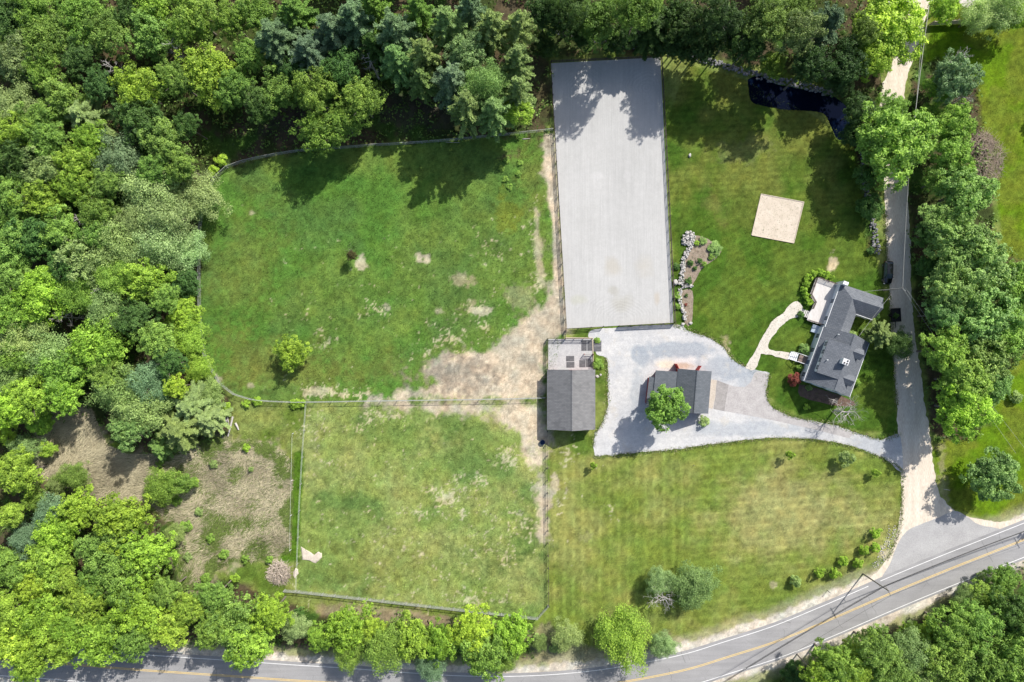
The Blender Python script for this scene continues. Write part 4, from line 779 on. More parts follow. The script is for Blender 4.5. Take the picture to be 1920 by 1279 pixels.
# ragged grass fringe along the gravel
EDGE = curve([(1115, 857), (1150, 854), (1200, 849), (1270, 843), (1330, 834), (1400, 826), (1460, 822), (1530, 825), (1580, 834), (1630, 849), (1665, 865), (1691, 884), (1691, 930), (1689, 975), (1680, 1012), (1664, 1048)], 3)+curve([(1265, 610), (1292, 619), (1332, 633), (1357, 649), (1374, 671), (1397, 686)], 3)+curve([(1443, 702), (1439, 722), (1438, 744), (1448, 761), (1476, 777), (1511, 786), (1561, 795), (1611, 812), (1650, 823), (1684, 815)], 3)+curve([(1681, 760), (1677, 700), (1672, 640), (1668, 560), (1662, 470), (1660, 400)], 3)+curve([(1112, 836), (1117, 812), (1131, 790), (1139, 755), (1139, 700), (1136, 672)], 3)
ed = np.array(EDGE); k_ = rng.integers(0, len(ed), 9000); c = ed[k_]+rng.normal(0, 1.9, (9000, 2))*(.5+vnoise(ed[k_, 0], ed[k_, 1], 9, 3, 3)[:, None]*1.3); n = len(c)
cols = np.array([.11, .17, .035])*rng.uniform(.5, 1.7, (n, 1)); dr_ = rng.random(n) < .3; cols[dr_] = np.array([.36, .32, .19])*rng.uniform(.7, 1.2, (dr_.sum(), 1))
blades('verge_grass', c, rng.uniform(0, 6.28, n), rng.uniform(.4, 1.2, n), rng.uniform(.15, .36, n), rng.uniform(.08, .16, n), cols, rng, 'ragged fringe of grass and weeds creeping over the gravel edges', 'grass')
# meadow grass over the paddocks and verges
c = scatter(190000, [PAD_N, PAD_S, LAWN_SE, LAWN_E, LAWN_R, [(380, 740), (560, 750), (570, 1100), (400, 1110)], [(530, 1105), (1030, 1165), (1010, 1200), (560, 1160)]], rng); n = len(c)
gx = (c[:, 0]-960)/PXM; gy = (639.5-c[:, 1])/PXM; gc = ground_col(gx, gy).astype(float)
ok = gc[:, 1] > gc[:, 0]*1.02; c = c[ok]; gc = gc[ok]; n = len(c); lawn = np.zeros(n, bool)
for w in (LAWN_SE, LAWN_E, LAWN_R): lawn |= sdpoly(c[:, 0], c[:, 1], w) < 0
cols = gc*rng.uniform(.6, 1.65, (n, 1))*np.array([1.0, 1.0, 1.0])
ln = (rng.uniform(.14, .34, n)+(rng.random(n) < .2)*rng.uniform(0, .3, n))*np.where(lawn, .45, 1)
blades('meadow_grass', c, rng.uniform(0, 6.28, n), rng.uniform(.3, 1.1, n), ln, rng.uniform(.06, .13, n), cols, rng, 'short uneven grass growing over paddocks and lawns', 'grass')
# ================================================================= FENCES
M_RAILDK = noisy('weathered_brown_rail', (.05, .04, .035), (.10, .08, .07), 3, 12, stretch=(1, 1, .3))
M_RAILGR = noisy('grey_rail', (.28, .29, .27), (.38, .39, .36), 3, 12)
M_WIRE = mat('galvanised_wire', (.45, .48, .46), .5, .4, .3)
M_TAPE = mat('white_fence_tape', (.75, .76, .74), .6, .3)
def unit_box(name, m): return MB().box((0, 0, 0), (1, 1, 1)).mesh(name, m)
UB = {}
def ubox(m, name='piece'):
    if m.name not in UB: UB[m.name] = unit_box(name, m)
    return UB[m.name]
def part_beam(name, m, parent, p, q, w, h):
    """a shared unit box stretched from p to q (in the parent's frame)"""
    p, q = Vector(p), Vector(q); d = q-p; o = link(name, ubox(m), parent); o.location = (p+q)/2
    o.rotation_mode = 'QUATERNION'; o.rotation_quaternion = d.to_track_quat('X', 'Z') if d.length > 0 else (1, 0, 0, 0)
    o.scale = (d.length, w, h); return o
def fence(label, path, h=1.3, rails=(.45, .85, 1.25), spacing=2.5, post=.12, rail=(.05, .15), mp=None, mr=None, mesh_h=None, closed=False, name='rail_fence', cat='fence', taper=1.0, top=True):
    mp = mp or M_RAILDK; mr = mr or M_RAILDK; pts = [P(*p) for p in path]; L = [0]
    for a, b in zip(pts, pts[1:]): L.append(L[-1]+(b-a).length)
    def at(s):
        for i in range(len(L)-1):
            if s <= L[i+1] or i == len(L)-2: return pts[i].lerp(pts[i+1], (s-L[i])/max(1e-6, L[i+1]-L[i]))
    n = max(1, round(L[-1]/spacing)); o0 = pts[0].copy(); e = empty(name, o0); tag(e, label, cat)
    S = [L[-1]*i/n for i in range(n+1)]
    if len(path) <= 4:  # snap to corners
        S = []
        for i in range(len(L)-1):
            k = max(1, round((L[i+1]-L[i])/spacing)); S += [L[i]+(L[i+1]-L[i])*j/k for j in range(k)]
        S.append(L[-1])
    Q = [at(s)-o0 for s in S]; rj = random.Random(len(label))
    for q in Q:
        o = link('post', ubox(mp), e); o.location = q+Vector((0, 0, h/2+.02)); o.scale = (post, post, h+.1); o.rotation_euler = (rj.gauss(0, .015), rj.gauss(0, .015), rj.uniform(-.1, .1))
    for a, b in zip(Q, Q[1:]):
        for z in rails:
            side = (b-a).cross(Vector((0, 0, 1))).normalized()*(post/2+rail[0]/2)
            part_beam('rail', mr, e, a+side+Vector((0, 0, z+rj.gauss(0, .012))), b+side+Vector((0, 0, z+rj.gauss(0, .012))), rail[0], rail[1])
    if mesh_h:
        mb = MB(); vs = mb.v; fs = mb.f
        dense = [at(L[-1]*i/int(L[-1]/.13))-o0 for i in range(int(L[-1]/.13)+1)]
        for i, q in enumerate(dense):
            d = (dense[min(i+1, len(dense)-1)]-dense[max(i-1, 0)]).normalized()*.006; b = len(vs)
            vs += [tuple(q-d), tuple(q+d), tuple(q+d+Vector((0, 0, mesh_h))), tuple(q-d+Vector((0, 0, mesh_h)))]; fs.append((b, b+1, b+2, b+3))
        for z in np.linspace(.1, mesh_h, 10):
            for a, c_ in zip(Q, Q[1:]):
                sd_ = (c_-a).cross(Vector((0, 0, 1))).normalized()*.006; b = len(vs); zz = Vector((0, 0, z))
                vs += [tuple(a+zz-sd_), tuple(c_+zz-sd_), tuple(c_+zz+sd_), tuple(a+zz+sd_)]; fs.append((b, b+1, b+2, b+3))
                b = len(vs); vs += [tuple(a+zz), tuple(c_+zz), tuple(c_+zz+Vector((0, 0, .012))), tuple(a+zz+Vector((0, 0, .012)))]; fs.append((b, b+1, b+2, b+3))
        o = mb.build('wire_mesh', M_WIRE, e)
    return e
fence('dark three-rail fence along the left side of the sand arena', [(1033, 118), (1047, 368), (1061, 620)])
fence('dark three-rail fence along the right side of the sand arena', [(1240, 110), (1252, 340), (1265, 604)])
fence('dark rail fence along the shaded top end of the arena', [(1034, 117), (1239, 108)])
fence('dark rail fence left of the gateway at the bottom of the arena', [(1062, 617), (1131, 612)], spacing=2.7)
fence('dark rail fence right of the gateway at the bottom of the arena', [(1160, 611), (1264, 606)], rails=(.2, .5, .8, 1.1, 1.3), rail=(.04, .2))
fence('short dark fence linking the arena corner to the barn pen', [(1061, 621), (1060, 636)], spacing=1.7)
fence('dark three-rail fence along the top edge of the barn pen', [(1027, 635), (1110, 635)], spacing=2.0)
fence('dark fence along the left edge of the barn pen', [(1027, 636), (1026, 692)], spacing=2.1)
fence('short inner pen rail beside the rubber mats', [(1095, 664), (1112, 665)], rails=(.5, .9, 1.25), spacing=2, mp=noisy('red_rail', (.28, .05, .04), (.35, .08, .06), 3, 9))
fence('short dark rail along the right edge of the barn pen', [(1111, 664), (1112, 692)], spacing=1.6)
NF = curve([(1036, 245), (1000, 249), (920, 257), (850, 264), (760, 271), (700, 274), (655, 278), (600, 281), (560, 285), (520, 291), (480, 299), (445, 308), (415, 322), (402, 340), (390, 365), (381, 400), (377, 440), (376, 500), (377, 560), (378, 600), (381, 640), (388, 670), (402, 697), (423, 727), (450, 742), (480, 749), (520, 752), (580, 753), (700, 751), (850, 749), (960, 747), (1022, 745)], 12)
fence('long curving wire fence round the large paddock', NF, h=1.4, rails=(1.36,), spacing=3.6, post=.10, rail=(.07, .05), mp=M_RAILGR, mr=M_RAILGR, mesh_h=1.35, name='wire_fence')
fence('grey two-rail wire fence along the bottom of the small paddock', [(535, 1105), (562, 1107), (1007, 1157), (1027, 1134)], h=1.4, rails=(.7, 1.36), spacing=2.6, post=.12, rail=(.04, .12), mp=M_RAILGR, mr=M_RAILGR, mesh_h=1.35, name='wire_fence')
fence('dark rail fence on the right side of the small paddock, running down from the barn', [(1026, 808), (1026, 900), (1029, 1134)], h=1.35, rails=(.5, .9, 1.3), spacing=2.7, rail=(.04, .11))
fence('pale thin fence on the left side of the small paddock', [(576, 757), (573, 800), (568, 870), (563, 960), (560, 1040), (557, 1106)], h=1.3, rails=(.6, 1.25), spacing=6, post=.09, rail=(.02, .05), mp=M_RAILGR, mr=M_TAPE, name='tape_fence')
fence('faint white tape fence at the edge of the dry reeds', [(551, 812), (549, 900), (546, 1030)], h=1.1, rails=(1.05,), spacing=7, post=.08, rail=(.02, .04), mp=M_TAPE, mr=M_TAPE, name='tape_fence')
fence('tan plank fence at the top right behind the bright lawn', [(1742, 47), (1810, 43), (1905, 38), (1960, 34)], h=2.0, rails=(.3, .6, .9, 1.2, 1.5, 1.8), spacing=2.6, post=.16, rail=(.10, .29), mp=M_TIM, mr=M_TIM, name='plank_fence')
# guard rail by the road
fence('low metal guard rail at the road edge under the lower-left trees', [(262, 1211), (345, 1221)], h=.75, rails=(.6,), spacing=2.0, post=.15, rail=(.06, .3), mp=M_RAILGR, mr=M_WIRE, name='guard_rail', cat='guard rail')

# ================================================================= BUILDINGS
def shingle_mat(name, c0, c1, rot=0.0, scale=1.0, streak=None):
    m = mat(name, c0, .88, .2); t = NT(m); v = t.coord('Object', (1, 1, 1), (0, 0, rot))
    b = t.n('ShaderNodeTexBrick'); t.l(v, b.inputs['Vector']); b.inputs['Scale'].default_value = 1.0; b.inputs['Brick Width'].default_value = .62; b.inputs['Row Height'].default_value = .30
    b.inputs['Mortar Size'].default_value = .018; b.inputs['Color1'].default_value = (*c0, 1); b.inputs['Color2'].default_value = (*c1, 1); b.inputs['Mortar'].default_value = (*(x*.55 for x in c0), 1)
    n1 = t.noise(v, .5, 4); n2 = t.noise(v, 14, 3)
    c = t.mix(.16, b.outputs[0], t.ramp(n1, [(.3, (.36, .36, .36)), (.7, (.64, .64, .64))]), 'OVERLAY'); c = t.mix(.35, c, t.ramp(n2, [(.3, (.34, .34, .34)), (.7, (.66, .66, .66))]), 'OVERLAY')
    if streak: c = t.mix(t.rng(t.noise(t.coord('Object', (.10, .50, 1)), 1, 2), .56, .70, 0, .5), c, streak)
    t.base(c); t.bump(b.outputs[1], .02, .5); return m
def clap_mat(name, c, row=.16):
    m = mat(name, c, .7, .3); t = NT(m); w = t.n('ShaderNodeTexWave', bands_direction='Z', wave_profile='SAW'); t.l(t.coord('Object'), w.inputs['Vector']); w.inputs['Scale'].default_value = 1/row/2/math.pi*3.14
    n = t.noise(t.coord('Object'), 3, 3); t.base(t.mix(.25, c, t.ramp(n, [(.3, (.35,)*3), (.7, (.65,)*3)]), 'OVERLAY')); t.bump(w.outputs[1], .02, .6); return m
M_ROOFBARN = shingle_mat('barn_roof_shingle', (.17, .17, .172), (.215, .215, .216), 0, streak=(.11, .11, .112))
M_ROOFGAR = shingle_mat('charcoal_shingle', (.105, .118, .132), (.14, .152, .168))
M_ROOFHOUSE = shingle_mat('slate_grey_shingle', (.125, .137, .155), (.165, .178, .198))
M_RED = clap_mat('red_board_wall', (.27, .04, .035)); M_WHITEW = clap_mat('white_clapboard', (.72, .74, .76)); M_TRIM = mat('white_trim', (.78, .79, .80), .5, .4)
M_GLASS = mat('window_glass', (.13, .15, .18), .2, .5); M_DKWOOD = noisy('dark_timber', (.10, .08, .07), (.16, .13, .115), 3, 10)
M_METAL = mat('dull_metal', (.35, .36, .37), .4, .5, .6)

def window(parent, c, w, h, nrm, m=None):
    """framed window standing 3 cm proud of a wall: c centre, nrm outward horizontal normal"""
    nrm = Vector(nrm).normalized(); rz = math.atan2(nrm.y, nrm.x)-math.pi/2; c = Vector(c)
    o = MB().box((0, 0, 0), (w+.18, .06, h+.18)).build('window', M_TRIM, parent); o.location = c+nrm*.03; o.rotation_euler = (0, 0, rz)
    for sx in (-.25, .25):
        q = MB().box((sx*w, .04, 0), (w*.46, .03, h)).build('pane', M_GLASS, o)
    return o
def gable_house(root, x0, x1, y0, y1, ze, zr, wall_m, roof_m, oh=.3, ridge='y', name_roof='roof', th=.12):
    """walls and the two roof slopes of a gabled block in the root's frame; ridge along y (or x)"""
    mb = MB(); sw = ridge == 'x'; g = (lambda a, b, z: (b, a, z)) if sw else (lambda a, b, z: (a, b, z))
    a0, a1, b0, b1 = (y0, y1, x0, x1) if sw else (x0, x1, y0, y1)     # a across, b along ridge
    am = (a0+a1)/2; sl = (zr-ze)/((a1-a0)/2)
    i0, i1, j0, j1 = a0+oh, a1-oh, b0+oh*.6, b1-oh*.6; zw = ze+sl*oh-.04; zt = zr-.05
    q = [g(i0, j0, 0), g(i1, j0, 0), g(i1, j0, zw), g(am, j0, zt), g(i0, j0, zw)]; r_ = [g(i0, j1, 0), g(i1, j1, 0), g(i1, j1, zw), g(am, j1, zt), g(i0, j1, zw)]
    mb.poly(q if sw else q); mb.poly(r_[::-1]); mb.poly([q[0], q[4], r_[4], r_[0]]); mb.poly([q[1], r_[1], r_[2], q[2]])
    mb.build('wall', wall_m, root)
    for s_, (ae) in ((0, a0), (1, a1)):
        MB().slab([g(ae, b0, ze), g(am, b0, zr), g(am, b1, zr), g(ae, b1, ze)], th).build(name_roof, roof_m, root)
    MB().beam(g(am, b0, zr+.02), g(am, b1, zr+.02), .25, .05).build('ridge_cap', roof_m, root)
    for bb in (b0+.03, b1-.03):
        m2 = MB(); m2.beam(g(a0, bb, ze-.14), g(am, bb, zr-.14), .05, .18); m2.beam(g(a1, bb, ze-.14), g(am, bb, zr-.14), .05, .18); m2.build('gable_trim', M_TRIM if wall_m is M_WHITEW else M_DKWOOD, root)
# barn
o_ = P(1071, 750)
barn = empty('barn', (0, 0, 0)); tag(barn, 'red barn with grey shingled gable roof between the two paddocks', 'barn')
q = [P(1025, 693, 3.1), P(1115.5, 693, 3.1), P(1026.5, 805.5, 3.1), P(1116.8, 805.2, 3.1)]; xa, xb = (q[0].x+q[2].x)/2, (q[1].x+q[3].x)/2; ya, yb = q[2].y, q[0].y
barn.location = ((xa+xb)/2, (ya+yb)/2, 0); hw, hl = (xb-xa)/2, (yb-ya)/2
gable_house(barn, -hw, hw, -hl, hl, 3.1, 5.5, M_RED, M_ROOFBARN)
MB().box((-1.5, hl-.2, 1.2), (2.4, .08, 2.4)).build('door', M_DKWOOD, barn); MB().box((-hw+.26, -3, 1.2), (.08, 2.6, 2.3)).build('door', M_DKWOOD, barn)
for yy in (-4, -1, 2, 5): window(barn, (hw-.3, yy, 1.7), .9, .8, (1, 0, 0))
for xx in (-2.5, 2.5): window(barn, (xx, -hl+.18, 1.7), .9, .8, (0, -1, 0))
# pen frame boards, rubber mats
e = empty('timber_edging', P(1111, 634)); tag(e, 'pale timber edging round the top and right side of the barn pen', 'timber edging')
b0 = P(1111, 634); part_beam('board', M_TIM, e, P(1060, 633.5)-b0+Vector((0, 0, .1)), Vector((0, 0, .1)), .18, .16); part_beam('board', M_TIM, e, (0, .0, .1), P(1112.5, 692)-b0+Vector((0, 0, .1)), .18, .16)
M_RUB = noisy('black_rubber', (.085, .085, .09), (.13, .13, .135), 2, 9)
for i, (u_, v_, w_, h_) in enumerate(((1095, 648, 10.5, 20), (1105.8, 648, 9.5, 20), (1120, 643.5, 15.5, 10), (1120, 654, 15.5, 10.5), (1069, 672.5, 15.5, 10.5), (1069.5, 684, 15.5, 11), (1092, 682, 12, 14), (1104, 681, 11, 15))):
    lab = ['left of the two tall mats in the top right corner of the pen', 'right of the two tall mats in the top right corner of the pen', 'upper mat outside the pen gate', 'lower mat outside the pen gate', 'upper of two mats in the middle of the pen', 'lower of two mats in the middle of the pen', 'left mat in the lower right corner of the pen', 'right mat in the lower right corner of the pen'][i]
    c_ = P(u_, v_); o = MB().box((0, 0, .012), (w_/PXM-.05, h_/PXM-.05, .03)).build('rubber_mat', M_RUB, None); o.location = (c_.x, c_.y, .055); tag(o, 'black mat, '+lab, 'rubber mat', 'rubber mats round the barn pen')
# garage with lean-to and small shed
gar = empty('garage', (0, 0, 0)); tag(gar, 'red garage with charcoal gable roof next to the gravel drive', 'garage')
A, B, C_, D = P(1271.2, 691.3, 3.1), P(1334.8, 696.2, 3.1), P(1327.6, 775.9, 3.1), P(1264.5, 770.5, 3.1)
cen = (A+B+C_+D)/4; ax = (B-A+C_-D).normalized(); rz = math.atan2(ax.y, ax.x); gar.location = (cen.x, cen.y, 0); gar.rotation_euler = (0, 0, rz)
gw, gl = ((B-A).length+(C_-D).length)/4, ((A-D).length+(B-C_).length)/4
gable_house(gar, -gw, gw, -gl, gl, 3.1, 5.3, M_RED, M_ROOFGAR)
for yy in (-2.3, 1.2): MB().box((gw-.27, yy, 1.15), (.08, 2.5, 2.3)).build('door', M_TRIM, gar)
for s_, xx in ((1, -gw+.5), (-1, gw-2.7)):
    o = MB().box((0, .65, 1.25), (.07, 1.25, 2.4)).build('door', mat('bright_red_door', (.42, .03, .025), .6, .3), gar); o.location = (xx, gl-.15, 0); o.rotation_euler = (0, 0, s_*.5)
def shed_roof(root, pts, th, m, name='roof'): return MB().slab(pts, th).build(name, m, root)
def lean(label, cat, name, quad, zh, zl, floor_red=True):
    """small building under one sloping roof; quad = NW, NE, SE, SW picture pixels of the roof"""
    z = (zl, zh, zh, zl); W_ = [P(*p, zz) for p, zz in zip(quad, z)]; c_ = sum(W_, Vector())/4; e = empty(name, (c_.x, c_.y, 0)); tag(e, label, cat)
    L_ = [w-Vector((c_.x, c_.y, 0)) for w in W_]; shed_roof(e, L_, .12, M_ROOFGAR)
    mb = MB(); cc = Vector((0, 0, 0)); I = [Vector((w.x*.84+.12, w.y*.90, w.z-.12)) for w in L_]
    for i in range(4):
        a, b = I[i], I[(i+1) % 4]; mb.poly([(b.x, b.y, 0), (a.x, a.y, 0), a, b])
    mb.build('wall', M_RED, e); return e, L_
e2, L2 = lean('lean-to shed with flat charcoal roof between the garage and the tree', 'shed', 'shed', [(1229.5, 694.5), (1270.3, 697), (1264, 770), (1222, 767)], 3.0, 2.7)
e3, L3 = lean('narrow low shed with dark roof at the left end of the garages', 'shed', 'shed', [(1217.4, 706), (1228, 708), (1222, 762), (1211, 760)], 2.5, 2.3)
b = empty('wooden_pole', P(1230, 695)); MB().beam((0, 0, 2.6), (-1.0, -1.2, .1), .08, .08).build('pole', M_DKWOOD, b); tag(b, 'slanting dark pole at the upper left corner of the lean-to', 'pole')

# house ------------------------------------------------------------------
house = empty('farmhouse', (0, 0, 0)); tag(house, 'white L-shaped farmhouse with slate-grey roofs, dormers and chimney', 'house')
O = P(1495.8, 712.2); th_h = math.atan2(.94, .341)      # local +y runs along the house towards the upper right
house.location = (O.x, O.y, 0); house.rotation_euler = (0, 0, th_h-math.pi/2)
def h_(v, u, z=0.0): return Vector((v/PXM, u/PXM, z))      # v across (east), u along (north) in picture pixels
WB, LB = 89/PXM, 106/PXM; ZE, ZR = 3.2, 6.9
gable_house(house, 0, WB, 0, LB, ZE, ZR, M_WHITEW, M_ROOFHOUSE, oh=.14)
# shed dormer on the west slope
sd_pts = [h_(8, 20, 5.5), h_(44.5, 20, ZR+.06), h_(44.5, 84, ZR+.06), h_(8, 84, 5.5)]
dm = MB().slab(sd_pts, .14).build('roof', M_ROOFHOUSE, house); tag(dm, 'wide shed dormer roof')
zs = lambda v: ZE+(ZR-ZE)*v/44.5
mb = MB(); v0 = 8.8
for uu in (22, 82): mb.poly([h_(v0, uu, zs(v0)), h_(42, uu, ZR-.2), h_(v0, uu, 5.5)])
mb.poly([h_(v0, 22, zs(v0)-.05), h_(v0, 82, zs(v0)-.05), h_(v0, 82, 5.6), h_(v0, 22, 5.6)]); mb.build('dormer_wall', M_WHITEW, house)
for uu in (30, 44, 60, 75): window(house, h_(8.8, uu, 4.85), 1.0, .9, (-1, 0, 0))
# two small gable dormers on the east slope
for uu in (27, 77.5):
    v1, v2, zt, hw_ = 52, 76, 6.15, 8.5; mb = MB(); ea = 5.25
    zt0 = ZR-(ZR-ZE)*(v1-44.5)/44.5
    for s_ in (-1, 1): MB().slab([h_(v1+1.5, uu, zt), h_(v2, uu, zt), h_(v2, uu+s_*(hw_+1.5), ea), h_(v1+13, uu+s_*(hw_+1.5), ea)], .09).build('roof', M_ROOFHOUSE, house)
    zf = ZR-(ZR-ZE)*(v2-3-44.5)/44.5
    mb.poly([h_(v2-2.5, uu-hw_+1, zf), h_(v2-2.5, uu+hw_-1, zf), h_(v2-2.5, uu+hw_-1, ea), h_(v2-2.5, uu, zt-.1), h_(v2-2.5, uu-hw_+1, ea)])
    for s_ in (-1, 1): mb.poly([h_(v2-2.5, uu+s_*(hw_-1), zf), h_(v2-2.5, uu+s_*(hw_-1), ea), h_(v1+12, uu+s_*(hw_-1), ea)])
    mb.build('dormer_wall', M_WHITEW, house); window(house, h_(v2-2.5, uu, 5.0), .7, .8, (1, 0, 0))
# chimney
ch = MB().box(h_(41, 53, 7.0), (1.2, 1.1, 2.0)).build('chimney', mat('white_chimney', (.76, .76, .75), .7, .2), house)
ch_top = MB().box(h_(41, 53, 8.04), (1.34, 1.24, .12)).build('chimney_cap', mat('pale_cap', (.6, .6, .6), .7), ch)
for dx, dy in ((.3, .28), (.32, -.3), (-.25, -.3)): MB().tube([h_(41, 53, 8.05)+Vector((dx, dy, 0)), h_(41, 53, 8.22)+Vector((dx, dy, 0))], .17, 10).build('flue', mat('sooty_flue', (.03, .03, .03), .9), ch)
for vv, uu, zz in ((16, 47, 6.1), (22, 98, 5.3)): MB().tube([h_(vv, uu, zz-.5), h_(vv, uu, zz+.35)], .10, 8).build('vent_pipe', M_TRIM, house)
# north wing with hip and east wing
v0, v1, vm = 4, 49.5, 26.5; ze, zr = 2.9, 4.75; uT = 191; uP = 169
for pts in ([h_(v0, 104, ze), h_(vm, 104, zr), h_(vm, uP, zr), h_(v0, uT, ze)], [h_(vm, 104, zr), h_(v1, 104, ze), h_(v1, 148, ze), h_(vm, uP, zr)],
            [h_(v0, uT, ze), h_(vm, uP, zr), h_(85, 171, zr), h_(86.5, 193, ze)], [h_(vm, uP, zr), h_(v1, 148, ze), h_(82.5, 148.5, ze), h_(85, 171, zr)]):
    MB().slab(pts, .12).build('roof', M_ROOFHOUSE, house)
mb = MB(); wl = [h_(v0+1.2, 106), h_(v1-1.5, 106), h_(v1-1.5, 149.5), h_(81, 150), h_(84, 191), h_(v0+1.2, 189)]
for i in range(len(wl)):
    a, b_ = wl[i], wl[(i+1) % len(wl)]; mb.poly([a, b_, b_+Vector((0, 0, ze)), a+Vector((0, 0, ze))])
mb.poly([h_(81, 151, ze), h_(83, 189, ze), h_(82, 171, zr-.1)]); mb.build('wall', M_WHITEW, house)
mb = MB()
for a, b_ in ((h_(v0, 106, ze-.06), h_(v0, uT, ze-.06)), (h_(0, 0, ZE-.06), h_(0, 105, ZE-.06)), (h_(89, 0, ZE-.06), h_(89, 105, ZE-.06)), (h_(v1, 148, ze-.06), h_(82, 148.5, ze-.06))): mb.beam(a, b_, .14, .14)
mb.build('gutter', M_TRIM, house)
for uu in (124, 158): window(house, h_(v0+1.2, uu, 1.6), 1.0, 1.2, (-1, 0, 0))
for uu in (12, 60, 88): window(house, h_(1.2, uu, 1.7), 1.0, 1.4, (-1, 0, 0))
for vv in (18, 44, 70): window(house, h_(vv, .75, 1.7), 1.0, 1.3, (0, -1, 0))
for vv in (34, 55): window(house, h_(vv, .75, 4.4), .9, 1.1, (0, -1, 0))
for uu in (15, 45, 75, 95): window(house, h_(87.9, uu, 1.7), 1.0, 1.3, (1, 0, 0))
MB().box(h_(1.0, 36, 1.1), (.07, 1.0, 2.1)).build('door', mat('blue_door', (.10, .14, .20), .5), house)
MB().box(h_(7, 192, 2.6), (1.1, .7, 3.6)).build('chimney', M_TRIM, house)
# lamps over the doors on the gutter line
# front steps with landing and rails
st = empty('front_steps', P(1500, 673)); tag(st, 'white wooden steps and brown landing leading to the front door', 'steps'); s0 = P(1500, 673)
d = (P(1519, 681)-P(1479, 667)).normalized(); sdv = Vector((-d.y, d.x, 0)); M_BRN = noisy('brown_deck', (.16, .12, .10), (.22, .17, .15), 3, 10)
def obox(parent, name, c, L_, w, h, dirv, m):
    o = MB().box((0, 0, 0), (L_, w, h)).build(name, m, parent); o.location = c; o.rotation_euler = (0, 0, math.atan2(dirv.y, dirv.x)); return o
for i in range(5): obox(st, 'tread', d*(-2.35+i*.33)+Vector((0, 0, .10+i*.15)), .30, 1.75, .06, d, M_TRIM)
obox(st, 'landing', d*.55+Vector((0, 0, .78)), 2.4, 1.6, .10, d, M_BRN)
for s_ in (-1, 1):
    side = sdv*s_*.88; part_beam('handrail', M_TRIM, st, d*(-.75)+side+Vector((0, 0, 1.7)), d*1.7+side+Vector((0, 0, 1.7)), .09, .07); part_beam('handrail', M_TRIM, st, d*(-2.4)+side+Vector((0, 0, 1.0)), d*(-.75)+side+Vector((0, 0, 1.7)), .09, .07)
    for tt_ in (-2.4, -.75, .45, 1.7): part_beam('post', M_TRIM, st, d*tt_+side, d*tt_+side+Vector((0, 0, 1.0 if tt_ < -2 else 1.75)), .09, .09)
# deck
DK = [(1530.5, 520), (1569, 533.5), (1541.5, 609.5), (1513, 600.5), (1516.5, 587), (1522, 579.5), (1527.3, 566.8), (1518.8, 552.3)]
dk = empty('deck', P(1540, 560)); tag(dk, 'pale board deck with dark railing along the west side of the house', 'deck'); d0 = P(1540, 560)
dkl = [P(*p, .75)-d0 for p in DK]
M_DECK = noisy('pale_deck_boards', (.50, .475, .45), (.58, .555, .53), 1.2, 8, stretch=(1, .15, 1), rot=-th_h, finemix=.2)
MB().slab(dkl, .10).build('deck_floor', M_DECK, dk); MB().prism([(p.x*.985, p.y*.985) for p in dkl], .02, .64).build('skirt', M_DKWOOD, dk)
for run in ((1, 0), (0, 7), (7, 6), (6, 5), (3, 2)):
    a, b_ = dkl[run[0]], dkl[run[1]]; n = max(1, round((b_-a).length/2.2))
    for i in range(n+1):
        p = a.lerp(b_, i/n)*.99; p.z = .75; part_beam('post', M_DKWOOD, dk, p, p+Vector((0, 0, 1.05)), .09, .09)
    for z in (.16, .36, .56, .76, .96):
        p, q_ = a*.99, b_*.99; p.z = q_.z = .75+z; part_beam('rail', M_DKWOOD, dk, p, q_, .05 if z < .9 else .12, .05)
ds = empty('deck_steps', P(1508, 588)); tag(ds, 'five narrow grey treads climbing from the garden path to the deck', 'steps'); dv = (P(1516, 591)-P(1500, 585)).normalized()
for i in range(5): obox(ds, 'tread', dv*(-.9+i*.36)+Vector((0, 0, .08+i*.13)), .27, 1.5, .05, dv, M_DECK)
bk = empty('cellar_bulkhead', P(1530, 618)); tag(bk, 'blue-grey sloping cellar bulkhead beside the house wall below the deck', 'cellar hatch'); M_BLUE = mat('pale_blue_metal', (.38, .45, .52), .45, .4)
hd = Vector((math.cos(th_h-math.pi/2), math.sin(th_h-math.pi/2), 0)); hu = Vector((-hd.y, hd.x, 0))
for s_ in (-1, 1): MB().slab([(hd*-1.1+hu*s_*.03+Vector((0, 0, .35))), (hd*1.1+hu*s_*.03+Vector((0, 0, .95))), (hd*1.1+hu*s_*.85+Vector((0, 0, .95))), (hd*-1.1+hu*s_*.85+Vector((0, 0, .35)))], .06).build('door', M_BLUE, bk)
mb = MB(); fr = [hd*-1.1+hu*-.85, hd*1.1+hu*-.85, hd*1.1+hu*.85, hd*-1.1+hu*.85]; zz_ = (.3, .9, .9, .3)
for i in range(4): mb.poly([fr[i], fr[(i+1) % 4], fr[(i+1) % 4]+Vector((0, 0, zz_[(i+1) % 4])), fr[i]+Vector((0, 0, zz_[i]))])
mb.build('frame', M_BLUE, bk)

